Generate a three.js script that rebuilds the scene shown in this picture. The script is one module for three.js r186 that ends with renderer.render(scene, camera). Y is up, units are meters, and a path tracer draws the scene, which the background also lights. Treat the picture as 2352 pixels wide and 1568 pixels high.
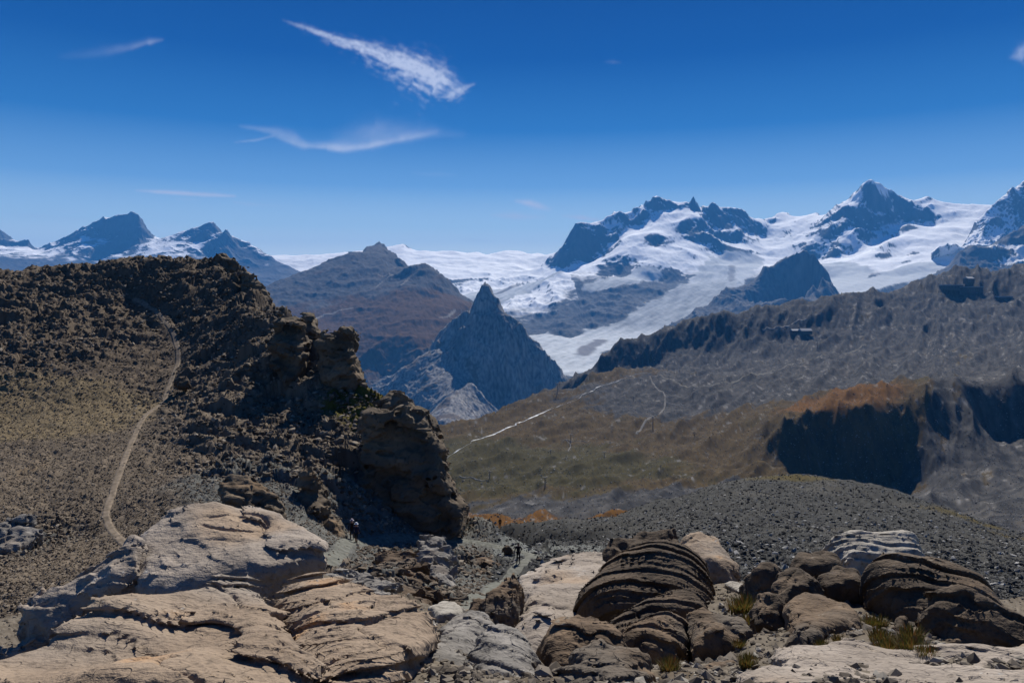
import * as THREE from 'three';
import { mergeGeometries } from 'three/addons/utils/BufferGeometryUtils.js';

// ---------------------------------------------------------------- camera, sky, sun, exposure
const scene = new THREE.Scene();
const FL = 1768, CX = 1176, HY = 678, PW = 2352, PH = 1568;      // focal length, middle column, horizon row, frame, in picture units
const camera = new THREE.PerspectiveCamera(2 * Math.atan(PH / 2 / FL) * 180 / Math.PI, PW / PH, 0.5, 60000);
camera.setViewOffset(PW, PH, 0, PH / 2 - HY, PW, PH);           // level camera, lens shifted down
camera.position.set(0, 0, 0);
camera.lookAt(0, 0, -1);
const renderer = new THREE.WebGLRenderer({ antialias: true });
renderer.toneMapping = THREE.LinearToneMapping;
renderer.toneMappingExposure = 1.5;
renderer.shadowMap.enabled = true;
const SUN_AZ = 11 * Math.PI / 180, SUN_EL = 42 * Math.PI / 180;
const sunDir = new THREE.Vector3(Math.sin(SUN_AZ) * Math.cos(SUN_EL), Math.sin(SUN_EL), -Math.cos(SUN_AZ) * Math.cos(SUN_EL));
const sun = new THREE.DirectionalLight(new THREE.Color(1.0, 0.96, 0.89), 5.0);
sun.position.copy(sunDir).multiplyScalar(400);
sun.castShadow = true;
sun.shadow.mapSize.set(4096, 4096);
Object.assign(sun.shadow.camera, { left: -260, right: 260, top: 260, bottom: -260, near: 1, far: 1200 });
scene.add(sun); scene.add(sun.target);
scene.fog = new THREE.FogExp2(new THREE.Color(0.09, 0.40, 1.0), 0.000042);

// ---------------------------------------------------------------- noise
let seed = 20240917;
const rnd = () => { seed = (seed + 0x6D2B79F5) | 0; let t = Math.imul(seed ^ (seed >>> 15), 1 | seed); t = (t + Math.imul(t ^ (t >>> 7), 61 | t)) ^ t; return ((t ^ (t >>> 14)) >>> 0) / 4294967296; };
const RR = (a, b) => a + (b - a) * rnd();
const PERM = new Uint8Array(512), GX = new Float32Array(256), GY = new Float32Array(256), GZ = new Float32Array(256), RV = new Float32Array(256);
{ const p = [...Array(256).keys()]; for (let i = 255; i > 0; i--) { const j = Math.floor(rnd() * (i + 1)); [p[i], p[j]] = [p[j], p[i]]; }
  for (let i = 0; i < 512; i++) PERM[i] = p[i & 255];
  for (let i = 0; i < 256; i++) { const z = RR(-1, 1), a = RR(0, 6.2832), r = Math.sqrt(1 - z * z); GX[i] = r * Math.cos(a); GY[i] = r * Math.sin(a); GZ[i] = z; RV[i] = rnd(); } }
const fade = (t) => t * t * t * (t * (t * 6 - 15) + 10);
function n3(x, y, z) {
  const xi = Math.floor(x), yi = Math.floor(y), zi = Math.floor(z), fx = x - xi, fy = y - yi, fz = z - zi, X = xi & 255, Y = yi & 255, Z = zi & 255;
  const u = fade(fx), v = fade(fy), w = fade(fz);
  const A = PERM[X] + Y, B = PERM[X + 1] + Y, AA = PERM[A & 255] + Z, AB = PERM[(A + 1) & 255] + Z, BA = PERM[B & 255] + Z, BB = PERM[(B + 1) & 255] + Z;
  const g = (h, a, b, c) => { h = PERM[h & 255]; return GX[h] * a + GY[h] * b + GZ[h] * c; };
  const x1 = g(AA, fx, fy, fz), x2 = g(BA, fx - 1, fy, fz), x3 = g(AB, fx, fy - 1, fz), x4 = g(BB, fx - 1, fy - 1, fz);
  const x5 = g(AA + 1, fx, fy, fz - 1), x6 = g(BA + 1, fx - 1, fy, fz - 1), x7 = g(AB + 1, fx, fy - 1, fz - 1), x8 = g(BB + 1, fx - 1, fy - 1, fz - 1);
  const a = x1 + (x2 - x1) * u, b = x3 + (x4 - x3) * u, c = x5 + (x6 - x5) * u, d = x7 + (x8 - x7) * u, e = a + (b - a) * v, f = c + (d - c) * v;
  return (e + (f - e) * w) * 1.5;
}
const ANG = new Float32Array(512); for (let i = 0; i < 256; i++) { const a = i / 256 * 6.28318; ANG[i] = Math.cos(a); ANG[i + 256] = Math.sin(a); }
function n2(x, y) {
  const xi = Math.floor(x), yi = Math.floor(y), fx = x - xi, fy = y - yi, X = xi & 255, Y = yi & 255, u = fade(fx), v = fade(fy);
  const A = PERM[X] + Y, B = PERM[X + 1] + Y, a = PERM[A & 255], b = PERM[B & 255], c = PERM[(A + 1) & 255], d = PERM[(B + 1) & 255];
  const x1 = ANG[a] * fx + ANG[a + 256] * fy, x2 = ANG[b] * (fx - 1) + ANG[b + 256] * fy, x3 = ANG[c] * fx + ANG[c + 256] * (fy - 1), x4 = ANG[d] * (fx - 1) + ANG[d + 256] * (fy - 1);
  const p = x1 + (x2 - x1) * u, q = x3 + (x4 - x3) * u;
  return (p + (q - p) * v) * 1.4;
}
const fbm2 = (x, y, o) => { let s = 0, a = 1; for (let i = 0; i < o; i++) { s += a * n2(x + i * 17.3, y - i * 9.7); x *= 2.03; y *= 2.03; a *= 0.5; } return s; };
const fbm3 = (x, y, z, o) => { let s = 0, a = 1; for (let i = 0; i < o; i++) { s += a * n3(x + i * 7.1, y - i * 3.7, z + i * 5.3); x *= 2.03; y *= 2.03; z *= 2.03; a *= 0.5; } return s; };
const ridged2 = (x, y, o) => { let s = 0, a = 1, w = 1; for (let i = 0; i < o; i++) { let r = 1 - Math.abs(n2(x + i * 13.1, y + i * 5.9)) * 1.5; r *= r; s += a * r * w; w = Math.min(1, Math.max(0.15, r)); x *= 2.07; y *= 2.07; a *= 0.5; } return s; };
const clamp = (x, a = 0, b = 1) => x < a ? a : x > b ? b : x;
const ss = (a, b, x) => { const t = clamp((x - a) / (b - a)); return t * t * (3 - 2 * t); };
const mix = (a, b, t) => a + (b - a) * t;
const mix3 = (a, b, t) => [a[0] + (b[0] - a[0]) * t, a[1] + (b[1] - a[1]) * t, a[2] + (b[2] - a[2]) * t];
const H2 = (i, j) => RV[PERM[(PERM[i & 255] + j) & 255]];
// tilted slabs: every cell a plane of its own, with a step at its border
function slabs(x, y, dipx, dipy, tilt, soft = 0.12) {
  const xi = Math.floor(x), yi = Math.floor(y); let d1 = 9, d2 = 9, v1 = 0, v2 = 0;
  for (let i = xi - 1; i <= xi + 1; i++) for (let j = yi - 1; j <= yi + 1; j++) {
    const cx = i + 0.15 + 0.7 * H2(i, j), cy = j + 0.15 + 0.7 * H2(i + 91, j + 37), ex = x - cx, ey = y - cy, d = Math.sqrt(ex * ex + ey * ey);
    if (d < d2) { const v = (H2(i + 7, j + 151) - 0.5) + ex * (dipx + tilt * (H2(i + 53, j) - 0.5)) + ey * (dipy + tilt * (H2(i, j + 71) - 0.5)); if (d < d1) { d2 = d1; v2 = v1; d1 = d; v1 = v; } else { d2 = d; v2 = v; } }
  }
  return mix((v1 + v2) / 2, v1, ss(0, soft, d2 - d1));
}

// ---------------------------------------------------------------- sky: clear alpine air with a few streaks of cirrus
{
  const AIR = 0.69, W = 4096, H = 2048, data = new Float32Array(W * H * 4);
  const stops = [[-90, .10, .16, .26], [-1, 1.05, 1.16, 1.16], [0, 1.5, 1.55, 1.38], [2.5, 1.22, 1.32, 1.25], [5, .58, .82, 1.0], [8, .19, .42, .77], [12, .025, .175, .51], [17, .001, .078, .34], [22, 0, .052, .265], [35, 0, .042, .21], [90, 0, .03, .16]];
  const at = (el) => { let k = 0; while (k < stops.length - 2 && el > stops[k + 1][0]) k++; const a = stops[k], b = stops[k + 1], t = clamp((el - a[0]) / (b[0] - a[0])); return [1, 2, 3].map((c) => a[c] + (b[c] - a[c]) * t); };
  // streaks: points (x, y, half width, strength), grain along the streak, ragged edge
  const streaks = [
    { p: [[650, 46, 2, .1], [700, 62, 5, .5], [760, 86, 7, .75], [830, 106, 11, .85], [900, 133, 19, .95], [960, 157, 26, 1], [1008, 180, 27, .95], [1040, 196, 14, .6]], rag: .85, k: .035, low: 1.3 },
    { p: [[1012, 224, 4, .35], [1040, 218, 10, .7], [1060, 206, 8, .65], [1088, 194, 3, .2]], rag: .8, k: .05, low: 1 },
    { p: [[640, 318, 6, .15], [690, 334, 9, .3], [750, 338, 10, .5], [790, 342, 13, .8], [850, 335, 12, .75], [920, 320, 12, .6], [1000, 304, 9, .12]], rag: .45, k: .012, low: .6 },
    { p: [[780, 322, 20, .1], [860, 306, 26, .28], [960, 305, 22, .18], [1060, 310, 12, .05]], rag: .4, k: .01, low: .6 },
    { p: [[552, 290, 4, .15], [620, 300, 9, .28], [670, 318, 14, .35], [700, 336, 8, .3]], rag: .4, k: .015, low: .8 },
    { p: [[540, 327, 2, .2], [590, 322, 3, .4], [630, 312, 3, .25]], rag: .2, k: .02, low: .5 },
    { p: [[312, 438, 2, .8], [380, 442, 5, 1.3], [470, 448, 5, 1.3], [538, 451, 3, .8]], rag: .35, k: .02, low: .6 },
    { p: [[400, 457, 2, .1], [430, 459, 3, .3], [460, 459, 2, .1]], rag: .3, k: .03, low: .6 },
    { p: [[535, 464, 2, .3], [565, 469, 4, .35], [640, 473, 2, .2], [720, 478, 1, .1]], rag: .3, k: .02, low: .6 },
    { p: [[140, 130, 9, .02], [230, 122, 14, .07], [300, 110, 10, .2], [340, 98, 9, .3], [372, 92, 4, .15]], rag: .5, k: .012, low: .6 },
    { p: [[0, 492, 3, .2], [90, 498, 5, .25], [210, 507, 3, .2]], rag: .4, k: .014, low: .6 },
    { p: [[110, 484, 3, .1], [150, 486, 5, .18], [190, 487, 3, .1]], rag: .4, k: .02, low: .6 },
    { p: [[1185, 462, 4, .45], [1220, 468, 8, 1], [1262, 482, 5, .4]], rag: .45, k: .02, low: .7 },
    { p: [[1130, 494, 3, .3], [1180, 497, 9, .7], [1250, 500, 5, .3]], rag: .5, k: .015, low: .7 },
    { p: [[1290, 496, 2, .4], [1330, 500, 6, 1.1], [1375, 505, 4, .6]], rag: .45, k: .018, low: .7 },
    { p: [[1056, 552, 1.5, .2], [1090, 553, 2.5, .35], [1132, 554, 1.5, .2]], rag: .3, k: .03, low: .6 },
    { p: [[2322, 132, 4, .1], [2345, 124, 16, .5], [2420, 96, 14, .4]], rag: .6, k: .02, low: 1 },
    { p: [[950, 399, 5, .04], [1000, 401, 7, .09], [1050, 403, 4, .04]], rag: .4, k: .02, low: .6 },
    { p: [[1390, 143, 3, .04], [1408, 143, 5, .1], [1425, 144, 3, .04]], rag: .4, k: .03, low: .6 },
    { p: [[1110, 465, .7, .3], [1120, 470, .7, .6]], rag: .1, k: .05, low: 1 },
  ];
  for (const s of streaks) { s.x0 = 1e9; s.x1 = -1e9; s.y0 = 1e9; s.y1 = -1e9; for (const q of s.p) { s.x0 = Math.min(s.x0, q[0] - 70); s.x1 = Math.max(s.x1, q[0] + 70); s.y0 = Math.min(s.y0, q[1] - q[2] * 3 - 40); s.y1 = Math.max(s.y1, q[1] + q[2] * 4 + 40); } }
  for (let r = 0; r < H; r++) {
    const el = ((r + 0.5) / H - 0.5) * Math.PI, base = at(el * 180 / Math.PI);
    for (let c = 0; c < W; c++) {
      const lon = ((c + 0.5) / W - 0.5) * 2 * Math.PI, dx = Math.cos(lon) * Math.cos(el), dy = Math.sin(el), dz = Math.sin(lon) * Math.cos(el), o = (r * W + c) * 4;
      const cs = dx * sunDir.x + dy * sunDir.y + dz * sunDir.z, glow = 0.02 * Math.pow(Math.max(0, cs), 6), aureole = 0.82 + 0.25 * Math.max(-0.1, cs);
      let R = base[0] * (1 + glow) + glow * 0.05, G = base[1] * (1 + glow) + glow * 0.08, B = base[2] * (1 + glow) + glow * 0.10;
      if (dz < -0.6 && el > 0.02 && el < 0.45) {
        const px = CX + FL * dx / -dz, py = HY - FL * dy / -dz; let cl = 0;
        for (const s of streaks) {
          if (px < s.x0 || px > s.x1 || py < s.y0 || py > s.y1) continue;
          let best = 1e9, bw = 1, bs = 0, side = 0, along = 0, ax = 1, ay = 0;
          for (let k = 0; k < s.p.length - 1; k++) {
            const a = s.p[k], b = s.p[k + 1], ux = b[0] - a[0], uy = b[1] - a[1], L = ux * ux + uy * uy, t = clamp(((px - a[0]) * ux + (py - a[1]) * uy) / L), ex = px - a[0] - ux * t, ey = py - a[1] - uy * t, d = ex * ex + ey * ey;
            if (d < best) { best = d; bw = a[2] + (b[2] - a[2]) * t; bs = a[3] + (b[3] - a[3]) * t; const l = Math.sqrt(L); side = (ux * ey - uy * ex) / l; ax = ux / l; ay = uy / l; along = 0; }
          }
          const d = Math.sqrt(best), pa = px * ax + py * ay, pb = -px * ay + py * ax;
          const n = fbm2(pa * s.k + s.p[0][0], pb * s.k * 2.6, 5), w = bw * (side > 0 ? s.low * (1 + s.rag * 0.9 * n) : 1 + s.rag * 0.45 * n);
          const f = Math.exp(-Math.pow(d / Math.max(0.6, w), 2) * 1.1) * bs * clamp(1 + s.rag * (0.55 * n + 0.45 * fbm2(pa * s.k * 3.1, pb * s.k * 5, 3)), 0, 1.5);
          cl = cl + f - cl * f;
        }
        cl = clamp(cl, 0, 1) * 0.85;
        R = mix(R, 0.62, cl); G = mix(G, 0.68, cl); B = mix(B, 0.86, cl);
      }
      data[o] = R * AIR * aureole; data[o + 1] = G * AIR * aureole; data[o + 2] = B * AIR * aureole; data[o + 3] = 1;
    }
  }
  const tex = new THREE.DataTexture(data, W, H, THREE.RGBAFormat, THREE.FloatType);
  tex.mapping = THREE.EquirectangularReflectionMapping; tex.magFilter = THREE.LinearFilter; tex.minFilter = THREE.LinearFilter; tex.needsUpdate = true;
  scene.background = tex; scene.environment = tex;
}

// ---------------------------------------------------------------- small helpers
const P = (px, py, d) => new THREE.Vector3((px - CX) / FL * d, (HY - py) / FL * d, -d);   // a point seen at (px, py), d metres ahead
const names = new Map();
const numbered = (n) => { const k = names.get(n) ?? 0; names.set(n, k + 1); return k ? `${n}_${String(k).padStart(3, '0')}` : n; };
const shadowed = (m) => { m.castShadow = true; m.receiveShadow = true; return m; };
function tag(o, label, category, group) { o.userData.label = label; o.userData.category = category; if (group) o.userData.group = group; return o; }
function structure(o, label) { o.userData.kind = 'structure'; if (label) o.userData.label = label; return o; }
// surface through scattered points: sum of w * sqrt(r^2 + c^2), plus a plane; points [px, py, d]
function surface(list, c, raw = []) {
  const pts = list.map((q) => { const v = P(q[0], q[1], q[2]); return [v.x, v.z, v.y]; }).concat(raw), N = pts.length, M = N + 3, A = [], S = 1 / Math.max(...pts.map((q) => Math.abs(q[1])));
  for (let i = 0; i < M; i++) A.push(new Float64Array(M + 1));
  for (let i = 0; i < N; i++) {
    for (let j = 0; j < N; j++) { const dx = (pts[i][0] - pts[j][0]) * S, dz = (pts[i][1] - pts[j][1]) * S; A[i][j] = Math.sqrt(dx * dx + dz * dz + c * c * S * S); }
    A[i][N] = A[N][i] = 1; A[i][N + 1] = A[N + 1][i] = pts[i][0] * S; A[i][N + 2] = A[N + 2][i] = pts[i][1] * S; A[i][M] = pts[i][2];
  }
  for (let k = 0; k < M; k++) {
    let p = k; for (let i = k + 1; i < M; i++) if (Math.abs(A[i][k]) > Math.abs(A[p][k])) p = i;
    [A[k], A[p]] = [A[p], A[k]];
    for (let i = k + 1; i < M; i++) { const f = A[i][k] / A[k][k]; if (f) for (let j = k; j <= M; j++) A[i][j] -= f * A[k][j]; }
  }
  const w = new Float64Array(M);
  for (let i = M - 1; i >= 0; i--) { let s = A[i][M]; for (let j = i + 1; j < M; j++) s -= A[i][j] * w[j]; w[i] = s / A[i][i]; }
  const X = Float64Array.from(pts, (q) => q[0] * S), Z = Float64Array.from(pts, (q) => q[1] * S), c2 = c * c * S * S;
  return (x, z) => { x *= S; z *= S; let h = w[N] + w[N + 1] * x + w[N + 2] * z; for (let i = 0; i < N; i++) { const dx = x - X[i], dz = z - Z[i]; h += w[i] * Math.sqrt(dx * dx + dz * dz + c2); } return h; };
}
// soft spots in plan: [px, d, radius, amount]
const spots = (list) => { const q = list.map((s) => [(s[0] - CX) / FL * s[1], -s[1], s[2], s[3]]); return (x, z) => { let v = 0; for (const s of q) { const dx = x - s[0], dz = z - s[1], r = (dx * dx + dz * dz) / (s[2] * s[2]); if (r < 4) v += s[3] * Math.exp(-r * 1.5); } return v; }; };
// distance in plan to a line of [px, d]
function lineDist(list) {
  const q = list.map((s) => [(s[0] - CX) / FL * s[1], -s[1]]);
  return (x, z) => { let best = 1e18; for (let k = 0; k < q.length - 1; k++) { const ax = q[k][0], az = q[k][1], ux = q[k + 1][0] - ax, uz = q[k + 1][1] - az, t = clamp(((x - ax) * ux + (z - az) * uz) / (ux * ux + uz * uz)), dx = x - ax - ux * t, dz = z - az - uz * t, d = dx * dx + dz * dz; if (d < best) best = d; } return Math.sqrt(best); };
}
// one sheet of terrain: columns fan out from the viewpoint, rows closer together where the land is steep
function terrain({ px: [p0, p1], nc, d: [d0, d1], nr, base, detail, color, coarse = 160 }) {
  const V = nc * nr, pos = new Float32Array(V * 3), col = new Float32Array(V * 3), hb = new Float32Array(V);
  const cd = new Float64Array(coarse), cl = new Float64Array(coarse);
  let prev = null;
  const rowsOf = (t) => {
    let py0 = 0; cl[0] = 0;
    for (let k = 0; k < coarse; k++) {
      const d = d0 * Math.pow(d1 / d0, k / (coarse - 1)), py = -base(t * d, -d) / d * FL; cd[k] = d;
      if (k) { const dl = Math.log(d1 / d0) / coarse; cl[k] = cl[k - 1] + Math.min(60, Math.abs(py - py0)) + dl * 420; }
      py0 = py;
    }
    const out = new Float64Array(nr); let k = 0;
    for (let r = 0; r < nr; r++) { const want = cl[coarse - 1] * r / (nr - 1); while (k < coarse - 2 && cl[k + 1] < want) k++; const f = clamp((want - cl[k]) / (cl[k + 1] - cl[k])); out[r] = cd[k] + (cd[k + 1] - cd[k]) * f; }
    return out;
  };
  // rows from every eighth column, blended between, so that neighbours agree
  const step = 8, keys = []; for (let c = 0; c < nc + step; c += step) keys.push(rowsOf((mix(p0, p1, Math.min(c, nc - 1) / (nc - 1)) - CX) / FL));
  for (let c = 0; c < nc; c++) {
    const t = (mix(p0, p1, c / (nc - 1)) - CX) / FL, k = Math.floor(c / step), f = (c - k * step) / step, A = keys[k], B = keys[k + 1] ?? A;
    for (let r = 0; r < nr; r++) { const d = mix(A[r], B[r], f), i = c * nr + r, x = t * d, z = -d; pos[i * 3] = x; pos[i * 3 + 2] = z; hb[i] = base(x, z); }
  }
  const grad = (h, i, c, r) => { // |slope| of the sheet h at a grid point
    const a = r > 0 ? i - 1 : i, b = r < nr - 1 ? i + 1 : i, e = c > 0 ? i - nr : i, g = c < nc - 1 ? i + nr : i;
    const ux = pos[b * 3] - pos[a * 3], uz = pos[b * 3 + 2] - pos[a * 3 + 2], uh = h[b] - h[a], vx = pos[g * 3] - pos[e * 3], vz = pos[g * 3 + 2] - pos[e * 3 + 2], vh = h[g] - h[e], D = ux * vz - uz * vx;
    return [(uh * vz - vh * uz) / D, (ux * vh - vx * uh) / D];
  };
  const hh = new Float32Array(V);
  for (let c = 0; c < nc; c++) for (let r = 0; r < nr; r++) { const i = c * nr + r, g = grad(hb, i, c, r); hh[i] = hb[i] + detail(pos[i * 3], pos[i * 3 + 2], hb[i], Math.hypot(g[0], g[1]), g); }
  for (let i = 0; i < V; i++) pos[i * 3 + 1] = hh[i];
  for (let c = 0; c < nc; c++) for (let r = 0; r < nr; r++) { const i = c * nr + r, g = grad(hh, i, c, r), k = color(pos[i * 3], hh[i], pos[i * 3 + 2], Math.hypot(g[0], g[1]), hb[i]); col[i * 3] = k[0]; col[i * 3 + 1] = k[1]; col[i * 3 + 2] = k[2]; }
  return { pos, col, nc, nr };
}
function sheet(name, T, c0, c1, material, label) {
  const n = c1 - c0 + 1, g = new THREE.BufferGeometry(), idx = new Uint32Array((n - 1) * (T.nr - 1) * 6); let o = 0;
  g.setAttribute('position', new THREE.BufferAttribute(T.pos.slice(c0 * T.nr * 3, (c1 + 1) * T.nr * 3), 3));
  g.setAttribute('color', new THREE.BufferAttribute(T.col.slice(c0 * T.nr * 3, (c1 + 1) * T.nr * 3), 3));
  for (let c = 0; c < n - 1; c++) for (let r = 0; r < T.nr - 1; r++) { const a = c * T.nr + r, b = a + 1, e = a + T.nr, f = e + 1; idx[o++] = a; idx[o++] = e; idx[o++] = b; idx[o++] = b; idx[o++] = e; idx[o++] = f; }
  g.setIndex(new THREE.BufferAttribute(idx, 1)); g.computeVertexNormals();
  const m = shadowed(new THREE.Mesh(g, material)); m.name = name; scene.add(structure(m, label));
  return m;
}
const earth = new THREE.MeshPhysicalMaterial({ vertexColors: true, roughness: 1, specularIntensity: 0.08, name: 'earth' });
const snowy = new THREE.MeshPhysicalMaterial({ vertexColors: true, roughness: 0.85, specularIntensity: 0.12, name: 'snow_and_rock' });
const Z = (fx, ox, oy) => (list) => list.map((q) => [ox + fx * q[0], oy + fx * q[1], q[2]]);
const Z1 = Z(0.3, 0, 451.6), Z2 = Z(0.328, 564.5, 526.8), Z3 = Z(0.27, 1176, 395.1), Z4 = Z(0.27, 1740.5, 395.1), Z7 = Z(0.318, 987.8, 771.5);
const km = (l) => l.map((q) => [q[0], q[1], q[2] * 1000]);
const behind = (list, dd, drop) => list.map((q) => { const v = P(q[0], q[1], q[2]); return [v.x * (q[2] + dd) / q[2], -(q[2] + dd), v.y - drop]; });
const SNOW = [0.94, 0.94, 0.94];

// ---------------------------------------------------------------- far range: ice plateau, the broad snow massif, the snow pyramid
{
  const skyA = km(Z2([[-200, 200, 17], [0, 190, 17], [200, 190, 17], [430, 183, 17], [560, 187, 17], [640, 175, 17], [800, 175, 17], [1000, 118, 16.6], [1070, 113, 16.6], [1120, 104, 16.6], [1150, 130, 16.6], [1210, 150, 16.5], [1300, 158, 16.5], [1400, 160, 16.5], [1480, 150, 16.5], [1560, 162, 16.4], [1640, 162, 16.4], [1700, 182, 16.3], [1800, 152, 16.4], [1900, 149, 16.3], [1980, 172, 16.2], [2060, 166, 16.2], [2130, 182, 15.8], [2195, 155, 15.6]]));
  const skyB = km(Z3([[520, 460, 13.6], [545, 449, 13.6], [640, 433, 13.75], [760, 410, 13.9], [810, 372, 14.0], [920, 334, 14.1], [1050, 298, 14.3], [1170, 258, 14.4], [1240, 213, 14.4], [1310, 238, 14.45], [1430, 254, 14.5], [1500, 248, 14.45], [1520, 214, 14.4], [1548, 198, 14.4], [1592, 250, 14.4], [1640, 298, 14.3], [1690, 273, 14.2], [1715, 263, 14.2], [1770, 300, 14.2], [1840, 303, 14.25], [1900, 303, 14.3], [1965, 322, 14.3], [2030, 378, 14.4], [2130, 402, 14.6]]));
  const skyC = km(Z4([[60, 408, 14.9], [140, 368, 15.1], [210, 348, 15.2], [270, 368, 15.1], [350, 404, 14.9], [460, 398, 14.9], [500, 378, 14.9], [555, 394, 14.5], [600, 360, 13.8], [650, 313, 13.7], [740, 230, 13.6], [830, 150, 13.5], [880, 122, 13.4], [945, 94, 13.3], [1000, 90, 13.3], [1050, 94, 13.3], [970, 120, 13.22], [1040, 120, 13.22], [1080, 113, 13.3], [1140, 175, 13.3], [1220, 200, 13.4], [1380, 228, 13.5], [1450, 218, 13.6], [1490, 244, 13.5], [1580, 257, 13.5], [1700, 264, 13.4], [1850, 274, 13.3], [2000, 284, 13.2], [2200, 300, 13.1], [2600, 320, 13.1]]));
  const body = km(Z2([[0, 330, 14.4], [150, 330, 14.2], [0, 400, 13], [1500, 250, 14.7], [1200, 200, 15.4], [1900, 250, 14.4], [1450, 340, 13.2], [2000, 335, 12.9], [1300, 300, 13.8], [1600, 400, 12.3], [1800, 430, 11.7], [1560, 480, 11.1], [2100, 375, 12.5], [1700, 520, 10.9], [900, 300, 14], [400, 260, 15.2], [1750, 300, 13.5], [2150, 270, 13.9]]))
    .concat(km(Z3([[430, 620, 13.40], [405, 770, 13.25], [480, 620, 13.4], [545, 560, 13.5], [600, 538, 13.5], [700, 470, 13.68], [860, 398, 13.92], [980, 385, 14.05], [530, 770, 13.1], [660, 760, 13.15], [720, 680, 13.3], [850, 600, 13.45], [1000, 492, 13.76], [1080, 440, 13.95], [1170, 300, 14.33], [1240, 390, 13.95],
      [1300, 300, 14.33], [1300, 400, 13.85], [1450, 380, 13.75], [1450, 300, 14.2], [1300, 480, 13.4], [1200, 440, 13.75], [1500, 400, 13.6], [1600, 350, 13.95], [1640, 400, 13.75],
      [1690, 322, 14.1], [1860, 430, 13.9], [1910, 480, 13.7], [1700, 470, 13.75], [1900, 600, 13.35], [2000, 580, 13.4], [1760, 560, 13.4], [1800, 510, 13.5], [1850, 770, 12.6], [1740, 610, 13.05], [2030, 660, 12.9], [1960, 420, 14.1],
      [1548, 262, 14.22], [1515, 300, 14.15], [1585, 310, 14.15], [1520, 432, 13.5], [1620, 420, 13.6], [1560, 600, 13.05], [1720, 550, 13.25], [1000, 540, 13.15], [1100, 600, 12.75], [1300, 560, 12.95], [1400, 700, 12.35], [1150, 720, 12.2], [900, 620, 13.0], [850, 680, 12.75], [1240, 535, 13.0], [1230, 640, 12.72],
      [900, 712, 12.4], [800, 730, 12.45], [850, 890, 11.95], [1000, 800, 12.1], [1250, 782, 11.95], [1400, 768, 12.05], [1500, 800, 11.95], [1220, 940, 11.5], [1400, 900, 11.55], [1520, 870, 11.6], [1500, 660, 12.55], [1660, 880, 11.5],
      [1150, 830, 11.75], [950, 900, 11.25], [740, 970, 10.75], [400, 850, 11.9], [250, 1000, 11.2], [100, 1010, 11.5], [500, 1000, 10.8], [300, 1180, 10.0], [700, 1150, 9.8], [850, 1170, 9.6], [1100, 1050, 10.2], [1300, 950, 10.9], [1000, 1280, 8.95], [700, 1348, 8.62], [300, 1388, 8.42], [100, 1250, 9.6], [0, 1200, 9.9], [0, 1400, 8.6],
      [2265, 620, 13.5], [2100, 540, 14], [2200, 450, 14.6], [2100, 700, 12.9], [1950, 760, 12.5], [1750, 800, 12], [1800, 900, 11.4], [1700, 950, 11], [1500, 1100, 9.9], [1300, 1200, 9.3], [1250, 1290, 8.8],
      [220, 1420, 8.2], [500, 1384, 8.5], [800, 1372, 8.5], [1100, 1332, 8.7], [300, 1568, 7.2], [600, 1500, 7.6], [800, 1480, 7.7], [600, 1568, 7.2], [-300, 1500, 8.2], [-300, 1700, 7], [600, 1660, 6.8], [300, 1740, 6.2], [600, 1790, 6.1], [300, 1900, 5.8], [1500, 1500, 7.5]])))
    .concat(km(Z4([[440, 620, 12.9], [540, 740, 12.5], [640, 420, 13.2], [820, 300, 13.1], [1000, 280, 13.12], [1140, 240, 13.2], [940, 180, 13.25], [740, 430, 12.85], [860, 440, 12.85], [980, 470, 12.85], [700, 600, 12.4], [900, 530, 12.6], [850, 690, 12.1], [1240, 380, 13.05], [1230, 450, 12.85], [1040, 560, 12.6], [640, 750, 12.05], [800, 722, 12], [1000, 640, 12.3],
      [1230, 312, 13.15], [1300, 335, 13.1], [1400, 310, 13.15], [1500, 290, 13.25], [1350, 460, 12.78], [1500, 460, 12.72], [1600, 300, 13.2], [1700, 330, 12.95], [1650, 400, 12.7], [1900, 340, 12.85],
      [1400, 475, 12.2], [1800, 480, 12], [1290, 447, 12.45], [1150, 560, 11.95], [1000, 700, 11.5], [700, 780, 11.35], [560, 800, 11.3], [600, 900, 10.9], [800, 820, 11], [1000, 850, 10.65], [1300, 700, 11.1], [1500, 620, 11.4], [1700, 560, 11.6], [1950, 560, 11.6], [2100, 500, 11.8], [1600, 720, 10.8], [1400, 800, 10.4], [1100, 900, 10.25], [900, 950, 10], [600, 1050, 9.6], [400, 1110, 9.3], [450, 1000, 10], [1100, 600, 11.8], [1060, 720, 11.45], [1120, 740, 11.3], [1380, 640, 11.4], [1350, 760, 10.75], [1250, 760, 10.9], [1250, 880, 10.35], [2265, 600, 11.2], [2265, 900, 9.5], [1700, 900, 9.8], [1200, 1150, 8.6], [800, 1250, 8.2], [2500, 500, 11.8], [2500, 900, 9.5]])));
  const all = skyA.concat(skyB, skyC, body), base = surface(all, 60, behind(skyA, 900, 260).concat(behind(skyB, 700, 420), behind(skyC, 700, 380), [[-2600, -13500, 250], [400, -13900, 430], [650, -14700, 500]]));
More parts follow.
